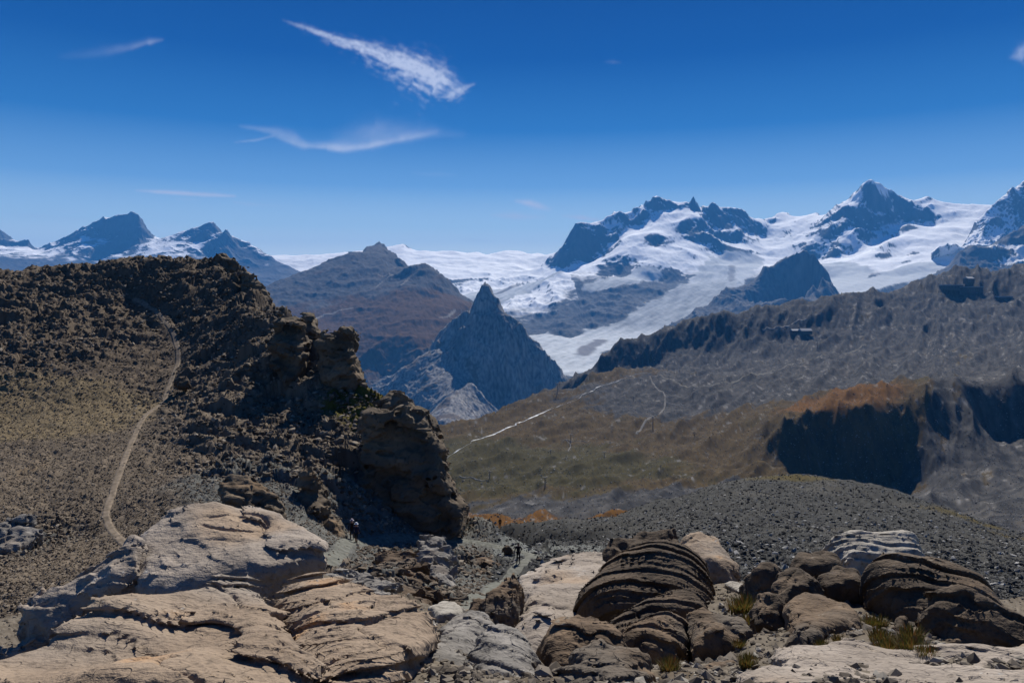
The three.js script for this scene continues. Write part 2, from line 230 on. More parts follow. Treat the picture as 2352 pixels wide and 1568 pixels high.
  const rockSpots = spots([[1050, 12900, 260, 1], [1200, 13800, 180, .8], [1322, 13300, 260, .5], [1422, 11900, 330, .9], [1395, 12000, 250, .8], [1540, 11650, 300, .7], [1506, 12850, 170, .8], [1600, 13300, 250, .6], [1690, 12900, 320, .6], [1660, 13850, 200, .5], [2090, 12350, 130, .9], [2030, 11500, 150, .7], [2100, 11150, 140, .7], [2080, 10900, 120, .6], [2090, 10300, 260, .8], [1990, 10200, 200, .7], [2060, 11900, 100, .5], [1600, 11400, 240, .7], [940, 16600, 420, .5], [1110, 12950, 200, .6], [1240, 14700, 260, .35], [1350, 13750, 160, -.5], [1400, 13980, 200, -.7], [1450, 14150, 180, -.7], [1480, 14300, 120, -.5], [1560, 14000, 160, -.5], [2010, 13290, 230, -2.2], [1960, 13380, 160, -1.2], [1935, 13450, 140, -.6], [2040, 13250, 160, -1], [1960, 12450, 240, -.5], [1900, 12700, 200, -.4], [2150, 13200, 240, -.6], [1700, 14100, 120, -.5]]);
  const iceLines = [[lineDist([[1235, 8200], [1330, 7700], [1400, 8350], [1473, 8700], [1527, 9300], [1581, 9900], [1635, 11000], [1700, 12500]]), 420], [lineDist([[1300, 6800], [1290, 7400], [1235, 8200]]), 420], [lineDist([[1486, 11700], [1432, 11200], [1376, 10750]]), 240], [lineDist([[1892, 11300], [1920, 10800], [1900, 9900], [1860, 9300]]), 520], [lineDist([[2118, 10400], [2037, 10150], [1970, 9900]]), 330], [lineDist([[1140, 11500], [1080, 11000], [1010, 10500]]), 500], [lineDist([[1260, 12000], [1190, 11600], [1140, 11100]]), 260]];
  const medial = lineDist([[1240, 12600], [1200, 12200], [1140, 11500]]), medial2 = lineDist([[1381, 8050], [1350, 7700], [1340, 7300]]), crev = lineDist([[1683, 12200], [1681, 11700], [1680, 11200]]);
  const T = terrain({
    px: [540, 2440], nc: 760, d: [5900, 17600], nr: 290, base,
    detail: (x, z, h, s) => {
      const st = ss(0.45, 1.0, s), low = ss(500, 150, h), a = 62 * st + 26 * low + 8;
      const ice = iceLines.reduce((m, l) => Math.max(m, ss(l[1] * 1.15, l[1] * 0.7, l[0](x, z))), 0), k = 1 - 0.9 * ice;
      return (ridged2(x / 620, z / 620 + 3, 5) - 0.9) * a * 1.6 * k + (st * 16 + low * 9) * k * fbm2(x / 70, z / 70, 3) + fbm2(x / 420, z / 420, 2) * 26 * (1 - st) * (1 - low) + fbm2(x / 55, z / 75, 3) * 7 * ss(0.22, 0.5, s) * (1 - st) * (1 - low) + ice * (fbm2(x / 90, z / 160, 3) * 6);
    },
    color: (x, y, z, s, hb) => {
      const n = fbm2(x / 240, z / 240, 4), nf = fbm2(x / 60, z / 60, 3);
      const iceHit = iceLines.reduce((m, l) => Math.max(m, 1 - l[0](x, z) / (l[1] * (1 + 0.25 * n))), -1);
      const thr = 0.86 + n * 0.24 + nf * 0.14 - rockSpots(x, z) * 1.0, low = x < 900 ? -60 - 260 * ss(900, 300, x) : 200, line = ss(low, low + 190, y + n * 90 + nf * 40);
      let sn = ss(thr + 0.06, thr - 0.06, s) * line;
      const r = mix3([0.022, 0.024, 0.028], [0.085, 0.083, 0.082], clamp(0.38 + nf * 0.7 + n * 0.2));
      let snow = mix3(SNOW, [0.70, 0.72, 0.75], ss(0.1, 0.7, nf) * 0.5);
      if (y < 700 && z < -10000) snow = mix3(snow, [0.62, 0.64, 0.66], ss(0.0, 0.6, fbm2(x / 300, z / 80, 4)) * 0.6);
      const c = mix3(r, snow, sn);
      if (iceHit > 0) {
        const fl = x * 0.55 - z * 0.83, ac = x * 0.83 + z * 0.55, w = fbm2(fl / 420, ac / 60, 4), dirty = x < 3300 ? ss(-8300, -9000, z) * ss(-11600, -10600, z) : -0.6, ic = mix3([0.52, 0.54, 0.55], [0.13, 0.14, 0.15], clamp(0.12 + dirty * 0.5 + w * 0.35 + nf * 0.12)), e = ss(0, 0.1, iceHit);
        const q = mix3(c, ic, e); const m = Math.min(medial(x, z), medial2(x, z) * 0.7), cv = crev(x, z);
        return mix3(q, [0.16, 0.15, 0.15], Math.max(ss(70, 35, m + n * 20), 0.7 * ss(60, 30, cv + nf * 30)));
      }
      if (medial(x, z) < 55) return mix3(c, [0.2, 0.19, 0.19], 0.8);
      return c;
    },
  });
  const at = (p) => Math.round((p - 540) / 1900 * 759);
  sheet('glacier', T, 0, at(1270), snowy, 'wide white ice plateau with rocky islands below the far horizon');
  sheet('mountain', T, at(1270), at(1768), snowy, 'broad snow massif with dark rock walls and hanging glaciers');
  sheet('mountain_001', T, at(1768), 759, snowy, 'steep snow pyramid with dark north face and white saddle');
}
// far left peaks
{
  const sky = km(Z1([[-400, 120, 15], [-200, 150, 15], [-50, 190, 15], [0, 248, 15], [40, 272, 15], [100, 338, 15], [140, 343, 14.9], [180, 328, 14.8], [215, 350, 14.8], [255, 402, 14.8], [330, 388, 15], [370, 358, 15], [450, 328, 15], [550, 283, 15], [650, 223, 15], [700, 194, 15], [750, 179, 15], [775, 168, 15], [800, 176, 15], [860, 160, 15], [920, 150, 15], [980, 140, 15], [1000, 126, 15], [1025, 135, 15], [1065, 153, 15], [1080, 200, 15], [1110, 240, 15], [1150, 293, 15], [1200, 324, 15], [1250, 308, 15.1], [1400, 263, 15.1], [1480, 238, 15.1], [1560, 204, 15.1], [1610, 193, 15.1], [1660, 240, 15], [1690, 270, 14.9], [1712, 265, 14.85], [1738, 247, 14.8], [1768, 290, 14.8], [1810, 340, 14.8], [1850, 336, 14.9], [1910, 346, 14.9], [1970, 390, 14.8], [2030, 430, 14.7], [2085, 462, 14.6], [2200, 520, 14.4]]));
  const body = km(Z1([[1000, 206, 14.93], [900, 240, 14.88], [850, 272, 14.82], [1080, 204, 14.93], [600, 330, 14.55], [750, 290, 14.78], [700, 240, 14.9], [400, 370, 14.7], [500, 430, 14.1], [650, 400, 14.2], [330, 410, 14.5], [700, 490, 13.95], [900, 420, 14.4], [800, 330, 14.65], [1000, 300, 14.78], [1100, 292, 14.8], [1050, 380, 14.4], [850, 475, 13.9], [1000, 440, 14.1], [1250, 372, 14.4], [1180, 345, 14.7],
    [1400, 320, 14.75], [1330, 300, 14.9], [1550, 345, 14.7], [1560, 235, 15.0], [1450, 400, 14.3], [1660, 275, 14.85], [1600, 365, 14.4], [1450, 470, 13.9], [1740, 325, 14.65], [1700, 380, 14.45], [1600, 450, 14.2], [1900, 480, 14.35], [1800, 560, 14.0], [2000, 560, 14.0], [2050, 490, 14.45], [1850, 380, 14.75], [1920, 400, 14.7], [60, 380, 14.6], [0, 420, 14.2], [180, 400, 14.5], [100, 400, 14.3], [260, 440, 13.9], [0, 450, 13.3], [400, 620, 12.5], [1000, 620, 12.6], [1500, 650, 12.6], [2000, 700, 12.6], [2300, 640, 13], [-300, 500, 13], [700, 700, 12]]));
  const base = surface(sky.concat(body), 40, behind(sky, 600, 350));
  const rk = spots([[270, 14950, 200, .5], [300, 14600, 260, .7], [240, 14300, 260, .6], [460, 14850, 160, .7], [540, 14500, 320, .8], [580, 14300, 260, .8], [500, 14500, 160, .4], [20, 14950, 260, .6], [55, 14750, 120, .8]]);
  const T = terrain({
    px: [-90, 700], nc: 380, d: [12300, 16200], nr: 210, base,
    detail: (x, z, h, s) => { const st = ss(0.5, 1.1, s); return (ridged2(x / 420, z / 420, 5) - 0.9) * (60 * st + 22) + 14 * st * fbm2(x / 50, z / 50, 3); },
    color: (x, y, z, s) => {
      const n = fbm2(x / 260, z / 260, 4), nf = fbm2(x / 50, z / 50, 3), thr = 0.60 + n * 0.30 + nf * 0.12 - rk(x, z);
      return mix3(mix3([0.05, 0.052, 0.058], [0.10, 0.098, 0.098], clamp(0.5 + nf * 0.6)), mix3(SNOW, [0.72, 0.74, 0.76], ss(0.1, 0.7, nf) * 0.5), ss(thr + 0.06, thr - 0.06, s) * ss(620, 800, y + n * 160));
    },
  });
  sheet('mountain_002', T, 0, 379, snowy, 'two distant jagged rock peaks with snow patches above the brown hillside');
}
// dark rock ridges standing before the ice on the right
function ridgeHill(name, label, skyline, dFoot, foot, opt) {
  const sky = skyline, low = sky.map((q, i) => [q[0] + i * 0.4, foot(q[0]), dFoot]);
  const mid = sky.map((q) => { const py = foot(q[0]); return [q[0], mix(q[1], py, 0.45), mix(q[2], dFoot, opt.m ?? 0.35)]; });
  const base = surface(sky.concat(low, opt.extra ?? []).concat(mid.filter((_, i) => i % 2 == 0)), opt.c ?? 25, behind(sky, opt.back ?? 500, opt.drop ?? 350));
  const T = terrain({ px: opt.px, nc: opt.nc, d: [dFoot, Math.max(...sky.map((q) => q[2])) + (opt.back ?? 500)], nr: opt.nr, base, detail: opt.detail, color: opt.color });
  return sheet(name, T, 0, opt.nc - 1, opt.material ?? earth, label);
}
const darkRock = (k, snowAt) => (x, y, z, s) => { const n = fbm2(x / 180, z / 180, 4), nf = fbm2(x / 40, z / 40, 3); const r = mix3([0.05, 0.052, 0.056], [0.19, 0.18, 0.17], clamp(0.42 + nf * 0.55 + n * 0.3)); return mix3(r, SNOW, snowAt ? snowAt(x, y, z, s, n, nf) : 0); };
{
  const sp = spots([[1820, 8350, 110, 1], [1850, 8330, 60, .8]]);
  ridgeHill('ridge', 'dark rock ridge between the two glacier arms', km(Z3([[1340, 1320, 7.9], [1380, 1290, 8], [1560, 1180, 8.1], [1750, 1060, 8.3], [1830, 992, 8.4], [1950, 940, 8.5], [2100, 862, 8.6], [2200, 800, 8.6]])).concat(km(Z4([[200, 740, 8.6], [280, 724, 8.6], [330, 745, 8.55], [400, 729, 8.5], [480, 740, 8.45], [550, 782, 8.4], [592, 850, 8.3], [545, 930, 8.1], [450, 1000, 7.9], [330, 1112, 7.7], [250, 1180, 7.6]]))), 6900, (p) => 800, {
    extra: km([[1925, 750, 8.4], [1960, 790, 8.4], [1990, 800, 8.2], [1960, 800, 7.6]]), px: [1520, 1990], nc: 210, nr: 130, m: 0.6, detail: (x, z, h, s) => (ridged2(x / 380, z / 380, 5) - 0.9) * 55 + fbm2(x / 45, z / 45, 3) * 9, color: darkRock(1, (x, y, z, s, n) => sp(x, z) + n * .25 > 0.5 && s < 0.9 ? 1 : 0), back: 500, drop: 330, c: 30 });
  ridgeHill('ridge_001', 'dark rock spur below the glacier at the far right edge', km(Z4([[1500, 880, 8.3], [1590, 800, 8.4], [1700, 700, 8.5], [1800, 640, 8.6], [1900, 655, 8.7], [2050, 580, 8.9], [2150, 510, 9], [2265, 465, 9.1], [2420, 400, 9.2], [2600, 350, 9.2]])), 7300, (p) => 690, {
    px: [2130, 2450], nc: 150, nr: 110, m: 0.5, detail: (x, z, h, s) => (ridged2(x / 350, z / 350, 5) - 0.9) * 50 + fbm2(x / 45, z / 45, 3) * 9, color: darkRock(1, (x, y, z, s, n, nf) => (x - 5280) / 290 + n * .9 + nf * .4 > 0.3 && y < 560 && y > 60 ? 0.8 : 0), drop: 300 });
  ridgeHill('mountain_003', 'dark snow-streaked mountain shoulder at the right edge of the skyline', km(Z4([[1560, 950, 11.3], [1660, 800, 11.3], [1750, 640, 11.3], [1800, 520, 11.3], [1830, 462, 11.3], [1930, 358, 11.3], [2000, 288, 11.3], [2060, 232, 11.3], [2100, 200, 11.3], [2160, 142, 11.3], [2200, 130, 11.3], [2265, 88, 11.3], [2350, 40, 11.3], [2450, -20, 11.3], [2600, -100, 11.3]])), 10600, (p) => Z4([[0, 620, 0]])[0][1] - (p - 2230) * 0.05, {
    px: [2140, 2450], nc: 165, nr: 120, m: 0.35, detail: (x, z, h, s) => (ridged2(x / 300, z / 300, 5) - 0.9) * 50 + fbm2(x / 45, z / 45, 3) * 12, material: snowy,
    color: darkRock(1, (x, y, z, s, n, nf) => ss(0.2, -0.1, s - 1.35 + n * 0.5 - nf * 0.4 + ss(1250, 1750, y) * 0.35)), back: 500, drop: 500 });
}
// ---------------------------------------------------------------- brown plateau hill with the summit station, and the rock horn in front of it
{
  const sky = km(Z2([[-250, 560, 7.4], [-100, 500, 7.6], [80, 432, 7.8], [200, 385, 7.9], [350, 320, 8], [500, 265, 8.1], [600, 210, 8.2], [680, 180, 8.2], [740, 162, 8.2], [780, 172, 8.3], [830, 150, 8.7], [880, 130, 8.9], [945, 104, 9], [980, 140, 9], [1010, 180, 8.9], [1050, 215, 8.8], [1100, 240, 8.5], [1150, 265, 8], [1190, 251, 7.5], [1240, 240, 7.3], [1290, 252, 7.3], [1330, 290, 7.2], [1380, 330, 7.1], [1450, 380, 7], [1500, 440, 6.9], [1580, 512, 6.7], [1700, 600, 6.4]]));
  const body = km(Z2([[740, 235, 7.8], [900, 240, 7.7], [1050, 275, 7.6], [830, 290, 7.5], [600, 320, 7.5], [400, 400, 7.3], [1190, 330, 7], [1280, 340, 6.95], [1400, 430, 6.75], [1100, 350, 7.1], [950, 340, 7.3], [300, 520, 6.9], [600, 500, 6.9], [100, 560, 6.7], [1000, 500, 6.5], [1300, 480, 6.55], [1500, 560, 6.2], [600, 650, 6.3], [300, 700, 6.1], [1000, 650, 6.0], [1350, 650, 5.9], [800, 780, 5.75], [500, 800, 5.7], [1200, 800, 5.5], [900, 860, 5.55], [1150, 880, 5.4], [800, 1000, 5.4], [900, 1100, 5.25], [1000, 1250, 5.0], [700, 1100, 5.2], [400, 1000, 5.4], [0, 900, 5.6], [1250, 920, 5.3], [1700, 860, 5.6], [1620, 720, 5.9], [1850, 850, 6.6], [2000, 1050, 6.5], [1900, 1150, 5.4], [2250, 1350, 6], [2250, 1350, 7], [2050, 1050, 8], [2300, 1400, 9], [2300, 1400, 5.0], [1500, 1500, 4.9], [-300, 900, 6]]));
  const base = surface(sky.concat(body), 25, behind(sky, 500, 260)), brown = spots([[760, 6300, 700, .6], [900, 6100, 700, .7], [1000, 6100, 600, .6], [850, 5700, 700, .7], [700, 6500, 600, .3]]);
  const road = [lineDist([[700, 6300], [745, 6500], [810, 6550]]), lineDist([[862, 7050], [880, 7200], [905, 7250], [870, 7400]]), lineDist([[1010, 6000], [1030, 6050], [1045, 6200]]), lineDist([[920, 6850], [938, 7000]])];
  const T = terrain({
    px: [540, 1330], nc: 360, d: [4950, 9500], nr: 230, base,
    detail: (x, z, h, s) => (ridged2(x / 330, z / 330, 5) - 0.9) * (14 + 40 * ss(0.35, 0.9, s)) + fbm2(x / 60, z / 60, 4) * 7,
    color: (x, y, z, s) => {
      const n = fbm2(x / 260, z / 260, 4), nf = fbm2(x / 35, z / 35, 4), g = ss(-0.2, 0.35, brown(x, z) - 0.35 + n * 0.5 - ss(0.5, 0.9, s) * 0.5);
      let c = mix3([0.055, 0.055, 0.058], [0.11, 0.102, 0.096], clamp(0.5 + nf * 0.7));
      c = mix3(c, mix3([0.060, 0.034, 0.018], [0.10, 0.058, 0.030], clamp(0.5 + nf * 0.8)), g);
      for (const r of road) if (r(x, z) < 11 + nf * 4) c = [0.22, 0.20, 0.175];
      return c;
    },
  });
  sheet('hill', T, 0, 359, earth, 'brown grassy plateau hill with rocky twin summits in the blue distance');
}
{
  const pts = km(Z2([[1680, 396, 4.9], [1668, 398, 4.88], [1702, 396, 4.9], [1660, 405, 4.9], [1690, 388, 4.95], [1655, 396, 4.95], [1715, 402, 4.94], [1620, 470, 4.97], [1640, 430, 4.9], [1600, 492, 4.92], [1590, 548, 4.93], [1545, 570, 4.94], [1500, 590, 4.95], [1440, 640, 4.95], [1390, 705, 4.92], [1320, 790, 4.9], [1710, 405, 4.88], [1722, 425, 4.88], [1742, 485, 4.85], [1800, 560, 4.82], [1900, 632, 4.78], [1950, 690, 4.76], [2000, 760, 4.74], [2100, 852, 4.72], [2180, 940, 4.7], [2245, 1035, 4.68], [2330, 1150, 4.66], [1700, 640, 4.72], [1680, 560, 4.8], [1850, 760, 4.66], [1700, 800, 4.64], [1800, 1000, 4.57], [2000, 1000, 4.62], [2100, 1080, 4.6], [1780, 1220, 4.5], [2000, 1250, 4.5], [2200, 1300, 4.5],
    [1450, 790, 4.8], [1480, 700, 4.9], [1400, 800, 4.85], [1550, 760, 4.72], [1560, 900, 4.6], [1640, 900, 4.6], [1230, 880, 4.85], [1170, 920, 4.8], [1300, 1000, 4.58], [1080, 982, 4.75], [1000, 1072, 4.7], [1450, 950, 4.62], [1600, 1080, 4.3], [1400, 1180, 4.1], [1700, 1190, 4.32], [1550, 1250, 3.98], [1350, 1340, 3.75], [1450, 1380, 3.65], [1220, 1150, 4.4], [1100, 1120, 4.58], [1250, 1330, 4.2], [1100, 1350, 4.35], [900, 1300, 4.5], [900, 1150, 4.75], [1700, 1400, 4.0], [2000, 1500, 4.0], [1200, 1550, 3.7]]));
  const back = behind(pts.slice(15, 26), 190, 190).concat(behind(km(Z2([[1450, 790, 4.8], [1230, 880, 4.85], [1080, 982, 4.75], [1000, 1072, 4.7]])), 260, 180));
  const base = surface(pts, 18, back.concat(behind(km(Z2([[1545, 570, 4.94], [1500, 590, 4.95], [1440, 640, 4.95], [1390, 705, 4.92]])), 300, 15), km([[1335, 950, 5.3], [1360, 960, 4.9], [1365, 960, 4.6], [1300, 900, 5.3], [1365, 1000, 4.2]]).map((q) => { const v = P(...q); return [v.x, v.z, v.y]; })));
  const T = terrain({
    px: [850, 1350], nc: 330, d: [3400, 5300], nr: 260, base,
    detail: (x, z, h, s) => { const st = ss(0.4, 1.1, s); return (ridged2(x / 170, z / 170, 5) - 0.9) * (6 + 16 * st) + slabs(x / 34, z / 26, 0.2, 0.3, 1.0, .2) * 6 * ss(0.2, .7, s) + fbm2(x / 22, z / 22, 3) * 2.5 + (ridged2(x / 110 + 1.4 * n2(z / 130, x / 130), z / 260 + x / 400, 5) - 0.8) * 24 * ss(0.7, 1.5, s); },
    color: (x, y, z, s) => { const n = fbm2(x / 150, z / 150, 4), nf = fbm2(x / 16, z / 16, 4), c = mix3([0.06, 0.06, 0.062], [0.36, 0.335, 0.305], clamp(0.45 + nf * 0.6 + n * 0.3)); return mix3(c, [0.065, 0.045, 0.03], ss(0.1, 0.5, n - s * 0.35 + 0.2 + ss(-350, -100, y) * .2) * 0.8); },
  });
  sheet('rocky_peak', T, 0, 329, earth, 'steep dark rock horn with pale slabs above the deep valley');
}
// ---------------------------------------------------------------- middle distance: wide slope falling to the left into the valley
const streamLine = [[1000, 1062, 900], [1030, 1042, 985], [1080, 1012, 1090], [1150, 985, 1210], [1210, 960, 1320], [1270, 938, 1440], [1325, 918, 1540], [1380, 895, 1680], [1440, 876, 1810], [1490, 862, 1900]];
const streamPath = []; for (let i = 0; i < streamLine.length - 1; i++) for (let k = 0; k < 6; k++) { const t = k / 6, a = streamLine[i], b = streamLine[i + 1]; streamPath.push([mix(a[0], b[0], t) + 7 * n2(i * 2.1 + t * 2.1, 7.7) + 5 * n2(i * 5.3 + t * 5.3, 3.1), mix(a[1], b[1], t), mix(a[2], b[2], t)]); }
const midBase = surface([[940, 1010, 1150], [990, 985, 1320], [1060, 964, 1380], [1180, 920, 1560], [1250, 892, 1700], [1350, 860, 1950], [1450, 845, 2060], [880, 1100, 900], [1030, 1062, 930], [1060, 1150, 720], [1085, 1172, 640], [1150, 1198, 520], [1000, 1250, 480], [1250, 1000, 1180], [1250, 1100, 850], [1250, 1195, 560], [1400, 930, 1520], [1400, 1050, 980], [1400, 1150, 680], [1600, 860, 2000], [1600, 940, 1480], [1600, 1010, 1180], [1600, 1100, 820], [1800, 785, 2450], [1800, 900, 1500], [1780, 1000, 1010], [1740, 1070, 820], [1500, 1160, 600],
  [1345, 858, 2250], [1389, 816, 2420], [1419, 786, 2460], [1446, 773, 2480], [1527, 751, 2520], [1590, 742, 2560], [1627, 731, 2580], [1635, 717, 2620], [1716, 704, 2700], [1805, 695, 2750], [1892, 681, 2800], [1956, 670, 2830], [2010, 664, 2850], [2091, 654, 2900], [2140, 638, 2950], [2170, 617, 2990], [2189, 615, 3000], [2221, 622, 3000], [2294, 614, 3000], [2352, 605, 3000], [2480, 590, 3000],
  [1400, 854, 2360], [1480, 838, 2390], [1500, 795, 2440], [1580, 800, 2470], [1660, 770, 2530], [1500, 850, 2150], [1750, 740, 2560], [1900, 740, 2500], [2050, 700, 2650], [2200, 690, 2650], [2352, 680, 2600], [2352, 750, 2200], [2100, 800, 1950], [1950, 850, 1650], [2352, 830, 1550], [2200, 860, 1350],
  [1800, 965, 1000], [1850, 950, 1010], [1950, 925, 1030], [2000, 940, 990], [2080, 925, 1010], [2160, 905, 1040], [2250, 892, 1070], [2352, 885, 1080], [1800, 1000, 985], [1890, 1000, 995], [1960, 962, 985], [1830, 1085, 950], [1900, 1105, 955], [2000, 1110, 950], [2060, 1075, 960], [2110, 1030, 955], [2160, 985, 985], [2200, 1100, 850], [2130, 1120, 840], [2230, 960, 1010], [2290, 990, 1035], [2352, 1005, 1030], [1950, 1150, 760], [2120, 1150, 690], [2250, 1140, 600], [2352, 1120, 600], [2352, 1200, 420], [2200, 1200, 450], [2000, 1180, 540], [1700, 1180, 520], [2480, 1150, 520], [2480, 900, 1050], [2500, 760, 2000], [1800, 1250, 400], [1400, 1230, 400], [1200, 1260, 340], [900, 1400, 330], [1180, 1202, 380], [1100, 1168, 430], [1255, 1215, 330], [2400, 1330, 300], [1000, 1500, 290]], 6,
  behind([[990, 985, 1320], [1060, 964, 1380], [1180, 920, 1560], [1250, 892, 1700], [1350, 860, 1950]], 250, 90).concat(behind([[1345, 858, 2250], [1419, 786, 2460], [1527, 751, 2520], [1635, 717, 2620], [1805, 695, 2750], [2010, 664, 2850], [2189, 615, 3000], [2352, 605, 3000]], 400, 160)));
const stream = lineDist(streamPath.map((q) => [q[0], q[2]]));
const midDetail = (x, z, h, s) => {
  const d = -z, rough = 0.35 + 0.65 * ss(1500, 2500, d), st = ss(0.3, 0.8, s), keep = ss(3, 28, stream(x, z));
  const ux = (x * 0.5 - z * 0.87), uz = (x * 0.87 + z * 0.5);           // folds run down the slope
  return keep * ((ridged2(ux / 420, uz / 80, 4) - 0.85) * (8 + 6 * rough + 5 * st) + (ridged2(ux / 120 + 4, uz / 38, 2) - 0.8) * (2.4 + 2.5 * rough) + fbm2(ux / 60, uz / 18, 2) * 0.9 + fbm2(x / 60, z / 60, 2) * 2 + fbm2(x / 17, z / 22, 3) * 1.3 + slabs(ux / 70, uz / 28, 0.05, 0.3, 0.8, .2) * 6 * ss(0.1, 0.5, fbm2(x / 220, z / 220, 3) + rough - 0.6) + slabs(ux / 150, uz / 60, 0.05, 0.35, 0.7, .2) * 12 * ss(2050, 2450, d) + (ridged2(x / 22, z / 90, 3) - .8) * 3 * st);
};
let midT;
{
  const green = spots([[1080, 1000, 260, .8], [1150, 850, 200, .6], [1250, 900, 260, .6], [1200, 1300, 300, .7], [1350, 1000, 260, .6], [1500, 1050, 260, .7], [1650, 1000, 220, .6], [1450, 1250, 250, .5], [1150, 1500, 300, .7], [1320, 1850, 300, .6], [1750, 1020, 140, .5], [1600, 1300, 200, .5], [1750, 1250, 160, .45], [1550, 900, 150, .5], [1900, 1100, 100, 1.0], [1990, 1110, 90, .9], [1940, 1030, 95, 1.3], [1860, 1000, 70, 1.0], [2020, 1060, 70, .7], [1130, 420, 120, 1.4], [1200, 340, 90, 1.4], [2300, 520, 70, .6], [1450, 1950, 200, .5]]);
  const lush = spots([[1080, 960, 170, .8], [1150, 1000, 170, .6], [1080, 820, 120, .6], [1250, 830, 150, .5], [1450, 900, 130, .4], [1400, 1100, 150, .3], [2330, 540, 70, .7]]);
  const scree = spots([[1550, 1500, 230, .8], [1420, 1250, 120, .6], [1330, 1130, 80, .5], [1620, 1750, 200, .7], [1700, 620, 160, .9], [1500, 620, 130, .9], [1300, 580, 90, .7]]);
  const orange = spots([[1130, 430, 130, 1], [1200, 350, 100, 1], [1920, 1040, 80, .6], [1900, 1100, 100, .5], [1990, 1110, 80, .45]]);
  midT = terrain({
    px: [900, 2440], nc: 680, d: [285, 3450], nr: 330, base: midBase, detail: midDetail, coarse: 240,
    color: (x, y, z, s) => {
      const n = fbm2(x / 120, z / 120, 4), nf = fbm2(x / 14, z / 14, 4), ux = (x * 0.5 - z * 0.87), uz = (x * 0.87 + z * 0.5), st = 0.95 * fbm2(ux / 130, uz / 15, 4) + 0.3 * fbm2(x / 7, z / 9, 2);
      let c = mix3([0.026, 0.026, 0.027], [0.088, 0.082, 0.075], clamp(0.40 + nf * 0.6 + st * 0.45));
      const pale = ss(0.42, 0.6, nf * 0.5 + n * 0.35 + st * 0.5);
      c = mix3(c, [0.22, 0.21, 0.20], pale * 0.6);
      const g = ss(0.0, 0.25, green(x, z) - scree(x, z) - 0.42 + n * 0.5 + st * 0.5);
      let gr = mix3([0.048, 0.031, 0.011], [0.085, 0.058, 0.023], clamp(0.5 + nf * 0.6)); gr = mix3(gr, [0.046, 0.040, 0.013], ss(0.25, 0.8, lush(x, z) + n * 0.5 + st * 0.3) * 0.8);
      gr = mix3(gr, [0.115, 0.052, 0.010], ss(0.2, 0.6, orange(x, z) + nf * 0.15));
      const ng = fbm2(x / 5, z / 5, 2); gr = mix3(gr, [gr[0] * 0.5, gr[1] * 0.55, gr[2] * 0.7], ss(0.0, 0.6, ng) * 0.8);
      return mix3(c, gr, g * 0.94 * (1 - 0.8 * ss(0.38, 0.55, nf * 0.55 + st * 0.35 + ng * 0.2)));
    },
  });
  sheet('slope', midT, 0, 679, earth, 'wide brown and grey alpine slope with ski tracks falling to the valley');
}
// the land below everything
{ const g = new THREE.CircleGeometry(26000, 96); g.rotateX(-Math.PI / 2); const m = shadowed(new THREE.Mesh(g, new THREE.MeshStandardMaterial({ color: new THREE.Color(0.10, 0.11, 0.08), roughness: 1 }))); m.position.y = -1250; m.name = 'valley_ground'; scene.add(structure(m, 'deep valley ground far below the slopes')); }

// ---------------------------------------------------------------- near land: hillside, gully with the trail, gravel shoulder, rocky foreground
const hillTrail = [[300, 1262, 57], [270, 1235, 60], [248, 1205, 64], [242, 1180, 66], [258, 1130, 71], [283, 1060, 79], [308, 1000, 88], [330, 958, 95], [372, 925, 103], [390, 880, 110], [408, 832, 119], [402, 785, 126], [375, 735, 134], [340, 705, 140], [306, 686, 144]];
const mainTrail = [[735, 1312, 47], [780, 1275, 57], [815, 1245, 67], [880, 1238, 71], [960, 1238, 74], [1050, 1242, 77], [1130, 1254, 78], [1190, 1264, 75], [1222, 1276, 71], [1200, 1292, 67.5], [1165, 1335, 62.5], [1120, 1365, 52], [1070, 1395, 38], [1035, 1412, 29]];
const cliffLine = [[530, 600, 154], [575, 645, 145], [615, 695, 134], [670, 740, 122], [715, 760, 113], [760, 800, 108], [830, 892, 103], [880, 918, 100], [950, 950, 96], [1000, 1040, 92], [1045, 1150, 87], [1056, 1215, 84]];
